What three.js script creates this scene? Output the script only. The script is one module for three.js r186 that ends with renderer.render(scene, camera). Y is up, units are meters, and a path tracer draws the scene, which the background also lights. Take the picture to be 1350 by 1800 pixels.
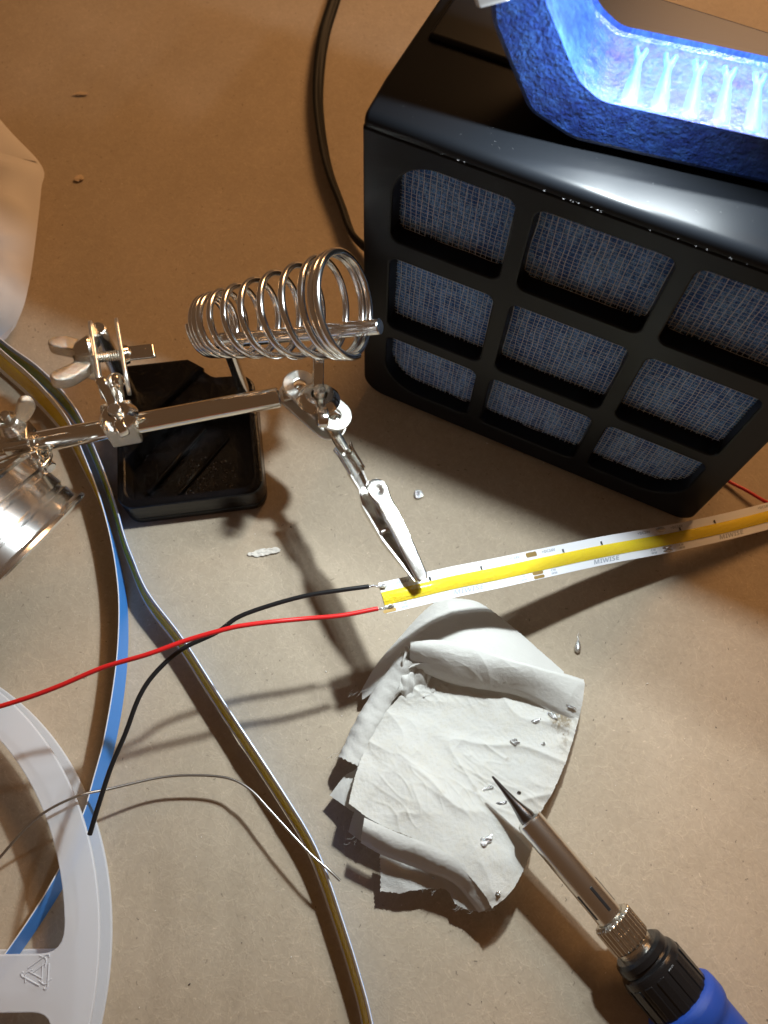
import * as THREE from 'three';
import { mergeGeometries, toCreasedNormals } from 'three/addons/utils/BufferGeometryUtils.js';
import { RoundedBoxGeometry } from 'three/addons/geometries/RoundedBoxGeometry.js';
import { ImprovedNoise } from 'three/addons/math/ImprovedNoise.js';
import { RectAreaLightUniformsLib } from 'three/addons/lights/RectAreaLightUniformsLib.js';

// ------------------------------------------------------------------ camera, light, exposure
const scene = new THREE.Scene();
const camera = new THREE.PerspectiveCamera(66.99, 768 / 1024, 0.01, 10);
camera.position.set(0, 0.27, 0);
camera.up.set(-0.05166, 0.39221, -0.91843);
camera.lookAt(0, 0.27 - 0.919654, -0.39273);
camera.focus = 0.245;
camera.userData.fStop = 16;
const renderer = new THREE.WebGLRenderer({ antialias: true });
renderer.setSize(768, 1024);
renderer.toneMapping = THREE.LinearToneMapping;
renderer.toneMappingExposure = 1.0;
renderer.shadowMap.enabled = true;
RectAreaLightUniformsLib.init();
// dim evening room all round
scene.background = new THREE.Color().setRGB(0.098, 0.053, 0.027);
const LED_RADIANCE = 2600, LED_COLOR = new THREE.Color().setRGB(0.90, 1.0, 1.03);
const WARM_RADIANCE = 11, WARM_COLOR = new THREE.Color().setRGB(1.0, 0.53, 0.22);

// ------------------------------------------------------------------ helpers (all shapes are drawn in millimetres)
const MM = 0.001;
const V = (x, y, z) => new THREE.Vector3(x, y, z);
let seed = 12345;
const rnd = () => { seed = (seed * 1664525 + 1013904223) >>> 0; return seed / 4294967296; };
const rr = (a, b) => a + (b - a) * rnd();
const clamp = (x, a = 0, b = 1) => Math.min(b, Math.max(a, x));
const smooth = (a, b, x) => { const t = clamp((x - a) / (b - a)); return t * t * (3 - 2 * t); };
const perlin = new ImprovedNoise();
const nz = (x, y, z = 0) => perlin.noise(x + 31.7, y + 17.3, z + 5.1);
const taken = new Map();
function numbered(n) { const k = taken.get(n) || 0; taken.set(n, k + 1); return k ? n + '_' + String(k).padStart(3, '0') : n; }
const origins = new Map();
function thing(name, label, category, at = [0, 0, 0], turn = 0, group, worldShapes = true) {
  const o = new THREE.Group(); o.name = numbered(name); scene.add(o);
  o.position.set(at[0] * MM, at[1] * MM, at[2] * MM); o.rotation.y = turn;
  o.userData = { label, category }; if (group) o.userData.group = group;
  origins.set(o, worldShapes ? V(...at) : V(0, 0, 0));
  return o;
}
const done = new WeakSet();
function part(name, geo, mat, parent) {
  let root = parent; while (root && !origins.has(root)) root = root.parent;
  if (!done.has(geo)) { const o = root ? origins.get(root) : V(0, 0, 0); geo.translate(-o.x, -o.y, -o.z); geo.scale(MM, MM, MM); done.add(geo); }
  const m = new THREE.Mesh(geo, mat); m.name = name; m.castShadow = m.receiveShadow = true; (parent || scene).add(m);
  return m;
}
function single(name, geo, mat, label, category, at, group) {       // a thing that is one mesh
  geo.translate(-at[0], -at[1], -at[2]); geo.scale(MM, MM, MM); done.add(geo);
  const m = new THREE.Mesh(geo, mat); m.name = numbered(name); m.castShadow = m.receiveShadow = true;
  m.position.set(at[0] * MM, at[1] * MM, at[2] * MM); m.userData = { label, category }; if (group) m.userData.group = group;
  scene.add(m); return m;
}
function merge(list) {
  const l = list.map((g) => { const n = g.index ? g.toNonIndexed() : g; for (const k of Object.keys(n.attributes)) if (!['position', 'normal', 'uv'].includes(k)) n.deleteAttribute(k); if (!n.attributes.uv) n.setAttribute('uv', new THREE.BufferAttribute(new Float32Array(n.attributes.position.count * 2), 2)); n.morphAttributes = {}; return n; });
  return mergeGeometries(l, false);
}
function basis(o, x, y) {                                            // local axes: x along x, y roughly along y
  const X = x.clone().normalize(), Z = X.clone().cross(y).normalize(), Y = Z.clone().cross(X);
  return new THREE.Matrix4().makeBasis(X, Y, Z).setPosition(o);
}
const curve = (pts, tension = 0.5) => new THREE.CatmullRomCurve3(pts.map((p) => (p.isVector3 ? p : V(...p))), false, 'catmullrom', tension);
function tube(pts, r, seg = 80, rad = 12, caps = true) {
  const c = pts.getPoint ? pts : curve(pts), list = [new THREE.TubeGeometry(c, seg, r, rad, false)];
  if (caps) for (const t of [0, 1]) { const p = c.getPoint(t), d = c.getTangent(t).multiplyScalar(t ? 1 : -1); const k = new THREE.SphereGeometry(r, rad, 6, 0, Math.PI * 2, 0, Math.PI / 2); k.scale(1, 0.35, 1); k.applyQuaternion(new THREE.Quaternion().setFromUnitVectors(V(0, 1, 0), d)); k.translate(p.x, p.y, p.z); list.push(k); }
  return merge(list);
}
function rod(a, b, r, rad = 28, bevel = 0.3) {                        // solid round bar with chamfered ends
  const A = V(...a), B = V(...b), L = A.distanceTo(B);
  const g = new THREE.LatheGeometry([[0.0001, 0], [r - bevel, 0], [r, bevel], [r, bevel + 0.01], [r, L - bevel - 0.01], [r, L - bevel], [r - bevel, L], [0.0001, L]].map((p) => new THREE.Vector2(...p)), rad);
  const gg = toCreasedNormals(g, 0.6);
  gg.applyQuaternion(new THREE.Quaternion().setFromUnitVectors(V(0, 1, 0), B.clone().sub(A).normalize())); gg.translate(A.x, A.y, A.z); return gg;
}
function lathe(profile, a, dir, rad = 40, crease = 0.5) {
  const g = toCreasedNormals(new THREE.LatheGeometry(profile.map((p) => new THREE.Vector2(Math.max(p[0], 0.0001), p[1])), rad), crease);
  g.applyQuaternion(new THREE.Quaternion().setFromUnitVectors(V(0, 1, 0), dir.clone().normalize())); g.translate(a.x, a.y, a.z); return g;
}
function sheet(fn, nu, nv, thick, closeU = false) {                   // solid sheet over a grid fn(u, v) -> Vector3
  const P = [], N = [];
  for (let j = 0; j <= nv; j++) for (let i = 0; i <= nu; i++) P.push(fn(i / nu, j / nv));
  const at = (i, j) => P[clamp(j, 0, nv) * (nu + 1) + clamp(i, 0, nu)];
  for (let j = 0; j <= nv; j++) for (let i = 0; i <= nu; i++) { const a = at(i + 1, j).clone().sub(at(i - 1, j)), b = at(i, j + 1).clone().sub(at(i, j - 1)); N.push(a.cross(b).normalize()); }
  const pos = [], uv = [], idx = [], n = P.length;
  for (const s of [0.5, -0.5]) P.forEach((p, k) => { const q = p.clone().addScaledVector(N[k], s * thick); pos.push(q.x, q.y, q.z); uv.push((k % (nu + 1)) / nu, Math.floor(k / (nu + 1)) / nv); });
  for (let j = 0; j < nv; j++) for (let i = 0; i < nu; i++) { const a = j * (nu + 1) + i, b = a + 1, c = a + nu + 1, d = c + 1; idx.push(a, b, d, a, d, c, n + a, n + d, n + b, n + a, n + c, n + d); }
  const edge = (a, b) => idx.push(a, n + a, n + b, a, n + b, b);
  for (let i = 0; i < nu; i++) { edge(i, i + 1); edge(nv * (nu + 1) + i + 1, nv * (nu + 1) + i); }
  for (let j = 0; j < nv; j++) { edge((j + 1) * (nu + 1), j * (nu + 1)); edge(j * (nu + 1) + nu, (j + 1) * (nu + 1) + nu); }
  const g = new THREE.BufferGeometry(); g.setAttribute('position', new THREE.Float32BufferAttribute(pos, 3)); g.setAttribute('uv', new THREE.Float32BufferAttribute(uv, 2)); g.setIndex(idx);
  return toCreasedNormals(g, 0.9);
}
function plate(shape, depth, bevel, mat4, curveSegments = 12) {       // extruded outline, local z is its thickness
  const g = new THREE.ExtrudeGeometry(shape, { depth: depth - 2 * bevel, bevelEnabled: bevel > 0, bevelThickness: bevel, bevelSize: bevel, bevelOffset: -bevel, bevelSegments: 2, curveSegments });
  g.translate(0, 0, bevel); if (mat4) g.applyMatrix4(mat4); return toCreasedNormals(g, 0.24);
}
function roundRect(x0, y0, x1, y1, r) {                                // r: radii at bl, br, tr, tl
  const [a, b, c, d] = Array.isArray(r) ? r : [r, r, r, r], s = new THREE.Shape();
  s.moveTo(x0 + a, y0); s.lineTo(x1 - b, y0); if (b) s.absarc(x1 - b, y0 + b, b, -Math.PI / 2, 0); s.lineTo(x1, y1 - c); if (c) s.absarc(x1 - c, y1 - c, c, 0, Math.PI / 2);
  s.lineTo(x0 + d, y1); if (d) s.absarc(x0 + d, y1 - d, d, Math.PI / 2, Math.PI); s.lineTo(x0, y0 + a); if (a) s.absarc(x0 + a, y0 + a, a, Math.PI, 1.5 * Math.PI); return s;
}

// ------------------------------------------------------------------ computed textures
function wrapNoise(size, cell, amp, out, rand) {                      // tiling value noise added to out
  const n = Math.max(1, Math.round(size / cell)), t = new Float32Array(n * n); for (let i = 0; i < t.length; i++) t[i] = rand() * 2 - 1;
  for (let y = 0; y < size; y++) { const fy = (y / size) * n, y0 = Math.floor(fy) % n, y1 = (y0 + 1) % n, ty = fy - Math.floor(fy), sy = ty * ty * (3 - 2 * ty);
    for (let x = 0; x < size; x++) { const fx = (x / size) * n, x0 = Math.floor(fx) % n, x1 = (x0 + 1) % n, tx = fx - Math.floor(fx), sx = tx * tx * (3 - 2 * tx);
      const a = t[y0 * n + x0] + (t[y0 * n + x1] - t[y0 * n + x0]) * sx, b = t[y1 * n + x0] + (t[y1 * n + x1] - t[y1 * n + x0]) * sx; out[y * size + x] += amp * (a + (b - a) * sy); } }
}
function strokes(size, count, len, amp, out, rand, bend = 0.5) {
  for (let k = 0; k < count; k++) { let x = rand() * size, y = rand() * size, a = rand() * Math.PI * 2; const L = len * (0.4 + rand()), v = amp * (rand() - 0.4) * 1.6;
    for (let i = 0; i < L; i++) { out[(((y | 0) + size) % size) * size + (((x | 0) + size) % size)] += v; a += (rand() - 0.5) * bend; x = (x + Math.cos(a) + size) % size; y = (y + Math.sin(a) + size) % size; } }
}
function dataTex(size, fill, srgb, repeat = 1) {
  const d = new Uint8Array(size * size * 4); for (let i = 0; i < size * size; i++) { const c = fill(i); d[i * 4] = c[0]; d[i * 4 + 1] = c[1]; d[i * 4 + 2] = c[2]; d[i * 4 + 3] = 255; }
  const t = new THREE.DataTexture(d, size, size); t.wrapS = t.wrapT = THREE.RepeatWrapping; t.magFilter = THREE.LinearFilter; t.minFilter = THREE.LinearFilter; if (srgb) t.colorSpace = THREE.SRGBColorSpace; t.repeat.set(repeat, repeat); t.needsUpdate = true; return t;
}
const enc = (x) => { x = clamp(x); return Math.round(255 * (x <= 0.0031308 ? 12.92 * x : 1.055 * Math.pow(x, 1 / 2.4) - 0.055)); };
const grey = (arr, mid, k) => (i) => { const v = clamp(mid + arr[i] * k) * 255; return [v, v, v]; };

// kraft cardboard: fibres, mottling, specks (one tile is 560 mm)
const CB = 2048, cbFib = new Float32Array(CB * CB), cbMot = new Float32Array(CB * CB), cbDark = new Float32Array(CB * CB);
strokes(CB, 360000, 13, 0.5, cbFib, rnd, 0.5); wrapNoise(CB, 3, 0.18, cbFib, rnd);
wrapNoise(CB, 200, 0.5, cbMot, rnd); wrapNoise(CB, 60, 0.4, cbMot, rnd); wrapNoise(CB, 9, 0.30, cbMot, rnd);
strokes(CB, 5200, 3, 1.0, cbDark, rnd, 0.9);
const cbMap = dataTex(CB, (i) => {
  let k = 1 + 0.17 * clamp(cbFib[i], -2.2, 2.2) + 0.075 * cbMot[i]; const d = clamp(cbDark[i], -0.3, 0.8); k *= d > 0.15 ? 1 - 0.75 * d : d < -0.15 ? 1 + 1.2 * -d : 1;
  return [enc(0.425 * k), enc(0.345 * k * (1 + 0.01 * cbMot[i])), enc(0.254 * k * (1 + 0.03 * cbMot[i]))];
}, true);
const cbBump = dataTex(CB, grey(cbFib, 0.5, 0.2));
const NS = 512, scratch = new Float32Array(NS * NS), grain = new Float32Array(NS * NS), coarse = new Float32Array(NS * NS), tissue = new Float32Array(NS * NS);
strokes(NS, 1500, 60, 0.5, scratch, rnd, 0.05); wrapNoise(NS, 4, 0.25, scratch, rnd); wrapNoise(NS, 40, 0.4, scratch, rnd);
wrapNoise(NS, 3, 0.6, grain, rnd); wrapNoise(NS, 7, 0.5, grain, rnd); wrapNoise(NS, 90, 0.25, grain, rnd);
wrapNoise(NS, 60, 0.6, coarse, rnd); wrapNoise(NS, 18, 0.5, coarse, rnd); wrapNoise(NS, 5, 0.4, coarse, rnd);
strokes(NS, 16000, 22, 0.35, tissue, rnd, 0.35); wrapNoise(NS, 6, 0.4, tissue, rnd); wrapNoise(NS, 25, 0.5, tissue, rnd);
const tScratch = dataTex(NS, grey(scratch, 0.45, 0.22)), tGrain = dataTex(NS, grey(grain, 0.5, 0.35)), tCoarse = dataTex(NS, grey(coarse, 0.5, 0.35)), tTissue = dataTex(NS, grey(tissue, 0.5, 0.3));
const rep = (t, a, b = a) => { const c = t.clone(); c.repeat.set(a, b); c.needsUpdate = true; return c; };
const std = (r, g, b, rough, o = {}) => { const m = new THREE.MeshPhysicalMaterial({ roughness: rough, side: THREE.DoubleSide, ...o }); m.color.setRGB(r, g, b); return m; };

const blotch = dataTex(NS, (i) => { const v = clamp(0.72 + 0.22 * coarse[i] + 0.10 * grain[i], 0.3, 1); return [enc(v * v), enc(v * v), enc(v)]; }, true, 0.035);
const M = {
  chrome: std(0.86, 0.86, 0.85, 0.17, { metalness: 1, bumpMap: rep(tScratch, 2), bumpScale: 0.00002 }),
  nickel: std(0.80, 0.77, 0.71, 0.11, { metalness: 1, bumpMap: rep(tScratch, 0.9), bumpScale: 0.00004 }),
  nickelWorn: std(0.74, 0.71, 0.64, 0.23, { metalness: 1, bumpMap: rep(tCoarse, 0.9), bumpScale: 0.00012 }),
  clipMetal: std(0.80, 0.78, 0.74, 0.22, { metalness: 1, bumpMap: rep(tScratch, 3, 2), bumpScale: 0.00005 }),
  plateMetal: std(0.80, 0.78, 0.73, 0.36, { metalness: 1, bumpMap: rep(tScratch, 0.1), bumpScale: 0.0001 }),
  steel: std(0.80, 0.78, 0.74, 0.24, { metalness: 1, bumpMap: rep(tScratch, 3, 1), bumpScale: 0.00004 }),
  darkSteel: std(0.20, 0.19, 0.19, 0.25, { metalness: 1, bumpMap: rep(tScratch, 2), bumpScale: 0.00005 }),
  castIron: std(0.004, 0.004, 0.005, 0.13, { specularIntensity: 0.5, bumpMap: rep(tCoarse, 0.09), bumpScale: 0.00014 }),
  blackBox: std(0.006, 0.007, 0.009, 0.34, { specularIntensity: 0.34 }),
  blackRubber: std(0.008, 0.008, 0.008, 0.42, { specularIntensity: 0.35 }),
  blackGloss: std(0.010, 0.010, 0.011, 0.22, { bumpMap: rep(tScratch, 2), bumpScale: 0.00006 }),
  bluePlastic: std(0.028, 0.085, 0.28, 0.34, { map: blotch, bumpMap: rep(tCoarse, 0.05), bumpScale: 0.00028 }),
  blueSmooth: std(0.08, 0.19, 0.52, 0.24, { bumpMap: rep(tGrain, 4), bumpScale: 0.00006 }),
  greyPlastic: std(0.55, 0.56, 0.58, 0.45),
  blueGrip: std(0.014, 0.065, 0.38, 0.42, { bumpMap: rep(tGrain, 5), bumpScale: 0.00007 }),
  padFoam: std(0.06, 0.15, 0.44, 0.95, { bumpMap: rep(tCoarse, 8), bumpScale: 0.0008 }),
  net: std(0.78, 0.79, 0.83, 0.6),
  fibre: std(1, 1, 1, 0.85),
  solder: std(0.72, 0.72, 0.72, 0.24, { metalness: 1, bumpMap: rep(tCoarse, 1), bumpScale: 0.0002 }),
  solderWire: std(0.50, 0.49, 0.47, 0.34, { metalness: 1 }),
  ledBoard: std(0.78, 0.80, 0.84, 0.28),
  ledBack: std(0.05, 0.24, 0.68, 0.38),
  phosphor: std(0.93, 0.70, 0.022, 0.20, { bumpMap: rep(tCoarse, 50, 2), bumpScale: 0.00035, clearcoat: 0.6, clearcoatRoughness: 0.1 }),
  gold: std(0.62, 0.42, 0.16, 0.35, { metalness: 0.7 }),
  chip: std(0.018, 0.018, 0.02, 0.35),
  redWire: std(0.62, 0.018, 0.018, 0.32),
  blackWire: std(0.012, 0.012, 0.013, 0.30),
  towel: std(0.80, 0.785, 0.745, 0.95, { bumpMap: rep(tTissue, 3), bumpScale: 0.00016, transmission: 0.36, thickness: 0 }),
  reel: std(0.86, 0.88, 0.92, 0.50, { transmission: 0.5, thickness: 0, bumpMap: rep(tGrain, 3), bumpScale: 0.00004 }),
  bag: std(0.86, 0.83, 0.82, 0.62, { transmission: 0.42, thickness: 0 }),
  scrap: std(0.70, 0.66, 0.60, 0.95),
  glass: std(1, 1, 1, 0.02, { transmission: 1, thickness: 0.003, ior: 1.5 }),
  ledGlow: std(0.9, 0.9, 0.9, 0.4),
  lampGlow: std(0.9, 0.85, 0.75, 0.5),
};
// flux and solder smudges on the top of the towel
{ const st = dataTex(NS, (i) => { const x = (i % NS) / NS, y = Math.floor(i / NS) / NS; let k = 0; for (const [cx, cy, rx, ry, a] of [[0.93, 0.08, 0.05, 0.05, 0.9], [0.86, 0.06, 0.05, 0.03, 0.7], [0.80, 0.05, 0.04, 0.025, 0.5], [0.96, 0.17, 0.02, 0.05, 0.5], [0.72, 0.40, 0.02, 0.015, 0.35], [0.62, 0.62, 0.015, 0.02, 0.3], [0.45, 0.72, 0.02, 0.012, 0.25]]) { const d = Math.hypot((x - cx) / rx, (y - cy) / ry); k += a * clamp(1.4 - d + 1.1 * coarse[i] + 0.5 * grain[i]) * clamp(0.5 + tissue[i]); } k = clamp(k, 0, 0.8); const c = 0.05 * clamp(coarse[(i * 3 + 777) % (NS * NS)] + 0.3, 0, 1); return [enc(1 - 0.62 * k), enc(1 - 0.72 * k - 0.3 * c), enc(1 - 0.84 * k - c)]; }, true);
  M.towelStained = M.towel.clone(); M.towelStained.map = st; }
M.ledGlow.emissive.setRGB(30, 33, 36);
M.lampGlow.emissive.setRGB(6, 3.2, 1.3);

// ------------------------------------------------------------------ the cardboard the things lie on
{
  const W = 900, D = 900, nx = 300, ny = 300, g = new THREE.PlaneGeometry(W, D, nx, ny); g.rotateX(-Math.PI / 2); g.translate(0, 0, -220);
  const p = g.attributes.position, uv = g.attributes.uv, col = new Float32Array(p.count * 3);
  const creases = [[-66, 10, -60, 75, 0.5, 2.4], [-46, -30, -38, 75, 0.45, 2.2], [-30, 0, -22, 80, 0.25, 2], [-150, -215, -136, -150, 0.4, 3], [40, 30, 62, 60, 0.3, 2.4], [95, -60, 140, 20, 0.25, 3]];
  for (let i = 0; i < p.count; i++) {
    const x = p.getX(i), z = p.getZ(i); let y = -0.25 + 0.2 * nz(x * 0.012, z * 0.012) ;
    for (const [x0, z0, x1, z1, h, w] of creases) { const t = clamp(((x - x0) * (x1 - x0) + (z - z0) * (z1 - z0)) / ((x1 - x0) ** 2 + (z1 - z0) ** 2)); const d = Math.hypot(x - x0 - t * (x1 - x0), z - z0 - t * (z1 - z0)); y -= h * Math.exp(-(d * d) / (w * w)); }
    p.setY(i, Math.min(y, -0.02)); uv.setXY(i, x / 560, z / 560);
    const k = 1 + 0.05 * nz(x * 0.02, z * 0.02, 3) + 0.035 * nz(x * 0.06, z * 0.05, 9); col.set([k, k, k], i * 3);
  }
  g.setAttribute('color', new THREE.BufferAttribute(col, 3)); g.computeVertexNormals(); g.scale(MM, MM, MM); done.add(g);
  const m = std(1, 1, 1, 0.78, { map: cbMap, bumpMap: cbBump, bumpScale: 0.00022, vertexColors: true });
  const table = new THREE.Mesh(g, m); table.name = 'cardboard_ground'; table.receiveShadow = true; table.userData = { kind: 'structure', label: 'brown kraft cardboard sheet covering the workbench', category: 'cardboard' }; scene.add(table);
}

// ------------------------------------------------------------------ lamp of the room, out of view behind the box to the right
{
  const c = V(470, 830, -960), aim = V(-40, 0, -140), d = aim.clone().sub(c).normalize(), g = thing('room_lamp', 'warm round room lamp in a grey shade behind the bench', 'lamp', [c.x, c.y, c.z]);
  part('shade', lathe([[240, -2], [243, 0], [225, -90], [90, -160], [30, -170], [0, -170], [0, -167], [88, -156], [221, -88], [240, -2]], c, d), M.greyPlastic, g);
  part('diffuser', lathe([[0, 0], [230, 0], [230, -2], [0, -2]], c.clone().addScaledVector(d, -4), d), M.lampGlow, g);
  const l = new THREE.RectAreaLight(WARM_COLOR, WARM_RADIANCE, 0.4, 0.4); l.name = 'room_lamp_light'; l.position.copy(c.clone().multiplyScalar(MM)); l.lookAt(aim.clone().multiplyScalar(MM)); scene.add(l);
}

// ------------------------------------------------------------------ black fume extractor box
const BOX_AT = [-10.6, 0, -167.5], BOX_TURN = -Math.atan2(0.3832942, 0.92362631);
const boxPoint = (x, y, z) => V(x, y, z).applyAxisAngle(V(0, 1, 0), BOX_TURN).add(V(...BOX_AT));
{
  const b = thing('fume_extractor', 'black plastic fume extractor box with nine filter windows in its front', 'fume extractor', BOX_AT, BOX_TURN, null, false);
  const cols = [[9, 43.3], [48.8, 86], [91.3, 126]], rows = [[91, 121], [49.5, 83.5], [14, 43.5]];
  const sh = roundRect(0, 4, 135, 127, [9, 6, 0, 0]);
  rows.forEach(([y0, y1], r) => cols.forEach(([x0, x1], c) => {
    const rad = [3, 3, 3, 3]; if (r === 0 && c === 0) rad[3] = 13; if (r === 0 && c === 2) rad[2] = 13; if (r === 2 && c === 0) rad[0] = 14; if (r === 2 && c === 2) rad[1] = 14;
    sh.holes.push(new THREE.Path(roundRect(x0, y0, x1, y1, rad).getPoints(8)));
  }));
  part('front_grille', plate(sh, 8.5, 0.6, new THREE.Matrix4().makeTranslation(0, 0, -8.5), 10), M.blackBox, b);
  // housing: side outline with the round top front edge, drawn across the width
  const pr = new THREE.Shape(); pr.moveTo(-8.6, 4); pr.lineTo(-8.6, 127.2); pr.lineTo(-0.1, 127.2); pr.bezierCurveTo(-0.15, 129.4, -0.9, 130.5, -2.8, 130.8); pr.lineTo(-13, 132); pr.lineTo(-70, 132); pr.absarc(-70, 126, 6, Math.PI / 2, Math.PI); pr.lineTo(-76, 8); pr.lineTo(-72, 4); pr.closePath();
  const hg = new THREE.ExtrudeGeometry(pr, { depth: 135 - 3, bevelEnabled: true, bevelThickness: 1.5, bevelSize: 1.5, bevelOffset: -1.5, bevelSegments: 4, curveSegments: 14 });
  hg.translate(0, 0, 1.5); hg.applyMatrix4(new THREE.Matrix4().makeBasis(V(0, 0, 1), V(0, 1, 0), V(-1, 0, 0))); hg.scale(-1, 1, 1); if (hg.index === null) { const p = hg.attributes.position.array; for (let i = 0; i < p.length; i += 9) for (let k = 0; k < 3; k++) { const t = p[i + 3 + k]; p[i + 3 + k] = p[i + 6 + k]; p[i + 6 + k] = t; } hg.deleteAttribute('normal'); }
  hg.computeVertexNormals(); part('housing', toCreasedNormals(hg, 0.5), M.blackBox, b);
  const lid = new RoundedBoxGeometry(127, 3, 42, 3, 1.2); lid.translate(67.5, 132.0, -52); part('top_cover', lid, M.blackBox, b);
  for (const [x, z] of [[22, -10], [112, -10], [22, -66], [112, -66]]) { const f = new RoundedBoxGeometry(20, 5, 12, 2, 1); f.translate(x, 2.5, z); part('foot', f, M.blackRubber, b); }
  const pad = new THREE.BoxGeometry(125, 116, 1.6); pad.translate(67.5, 66, -7.7); part('filter_pad', pad, M.padFoam, b);
  // woven net in front of the pad: each thread a thin wavering strand
  const th = [];
  const inside = (x, y) => rows.some(([a, c]) => y > a - 2 && y < c + 2) && cols.some(([a, c]) => x > a - 2 && x < c + 2);
  for (let x = 7; x < 129; x += rr(1.6, 1.9)) { const ph = rnd() * 50, pts = []; for (let y = 10; y <= 124; y += 3) pts.push(V(x + 0.5 * nz(y * 0.09, ph) + 0.12 * nz(y * 0.5, ph), y, -5.9 + 0.3 * nz(y * 0.2, ph + 9))); th.push(new THREE.TubeGeometry(curve(pts), 80, rr(0.08, 0.12), 4, false)); }
  for (let y = 11; y < 124; y += rr(1.3, 1.55)) { const ph = rnd() * 50, pts = []; for (let x = 6; x <= 129; x += 3) pts.push(V(x, y + 0.5 * nz(x * 0.09, ph) + 0.15 * nz(x * 0.4, ph), -5.8 + 0.3 * nz(x * 0.2, ph + 9))); th.push(new THREE.TubeGeometry(curve(pts), 80, rr(0.06, 0.09), 4, false)); }
  const net = part('filter_net', merge(th), M.net, b); net.userData.kind = 'stuff';
  const fg = new THREE.BoxGeometry(1, 0.05, 0.05), n = 46000, im = new THREE.InstancedMesh(fg, M.fibre, n), q = new THREE.Quaternion(), mt = new THREE.Matrix4(), cc = new THREE.Color(); let k = 0;
  while (k < n) {
    const x = rr(7, 128), y = rr(11, 124); if (!inside(x, y)) continue;
    const dens = 0.5 + 0.9 * nz(x * 0.16, y * 0.07, 2) + 0.5 * nz(x * 0.5, y * 0.3, 8); if (rnd() > clamp(dens, 0.12, 1)) continue;
    q.setFromEuler(new THREE.Euler(0, rr(-0.35, 0.35), rnd() < 0.7 ? rr(-0.25, 0.25) + Math.PI / 2 : rr(0, Math.PI))); mt.compose(V(x * MM, y * MM, rr(-6.7, -6.0) * MM), q, V(rr(0.8, 2.4) * MM, rr(0.7, 1.5) * MM, MM)); im.setMatrixAt(k, mt);
    const t = rnd(); cc.setRGB(0.16 + 0.34 * t, 0.44 + 0.34 * t, 0.97); im.setColorAt(k, cc); k++;
  }
  im.name = 'filter_fibres'; im.userData.kind = 'stuff'; b.add(im);
  { const dm = new THREE.InstancedMesh(new THREE.IcosahedronGeometry(0.001, 0), std(0.22, 0.22, 0.23, 0.9), 60), m = new THREE.Matrix4(), q0 = new THREE.Quaternion(); for (let i = 0; i < 60; i++) { const edge = rnd() < 0.6, x = rr(8, 133), s = rr(0.04, edge ? 0.13 : 0.06); m.compose(edge ? V(x * MM, (127.1 + rr(0, 0.5)) * MM, rr(-0.05, 0.1) * MM) : V(x * MM, 131.45 * MM, rr(-11, -4) * MM), q0, V(s * rr(1, 2), s, s)); if (!edge) { const z = m.elements[14] / MM; m.elements[13] = (130.8 + ((-2.8 - z) / 10.2) * 1.2 + 0.03) * MM; } dm.setMatrixAt(i, m); } dm.name = 'edge_dust'; dm.userData.kind = 'stuff'; b.add(dm); }
  // flat power cord leaving behind the box
  const cw = [[30, -262], [14, -246], [-5, -234], [-18.7, -243.3], [-26.3, -262.4], [-34.5, -286], [-41, -318.5], [-43.2, -345.6], [-42.7, -374.7], [-39.4, -401.2], [-36, -430], [-30, -480], [-10, -560], [30, -650]];
  const cc3 = curve(cw.map(([x, z], i) => V(x, i < 3 ? 6 : 4.2, z))), inv = new THREE.Matrix4().compose(V(...BOX_AT), new THREE.Quaternion().setFromAxisAngle(V(0, 1, 0), BOX_TURN), V(1, 1, 1)).invert();
  const cord = sheet((u, v) => { const p = cc3.getPoint(u), t = cc3.getTangent(u), side = V(0, 1, 0).cross(t).normalize(), tw = 0.35 + 0.9 * smooth(0.2, 0.7, u) , a = v * Math.PI * 2, s = V(0, 0, 0).addScaledVector(side, Math.sin(tw)).addScaledVector(V(0, 1, 0), Math.cos(tw)), w = V(0, 0, 0).addScaledVector(side, Math.cos(tw)).addScaledVector(V(0, 1, 0), -Math.sin(tw)), groove = 1.55 - 0.45 * Math.exp(-((Math.cos(a) / 0.25) ** 2)); return p.addScaledVector(s, 3.0 * Math.cos(a)).addScaledVector(w, groove * Math.sin(a)); }, 120, 24, 0.2);
  cord.applyMatrix4(inv); part('power_cord', cord, M.blackRubber, b);
}

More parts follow.
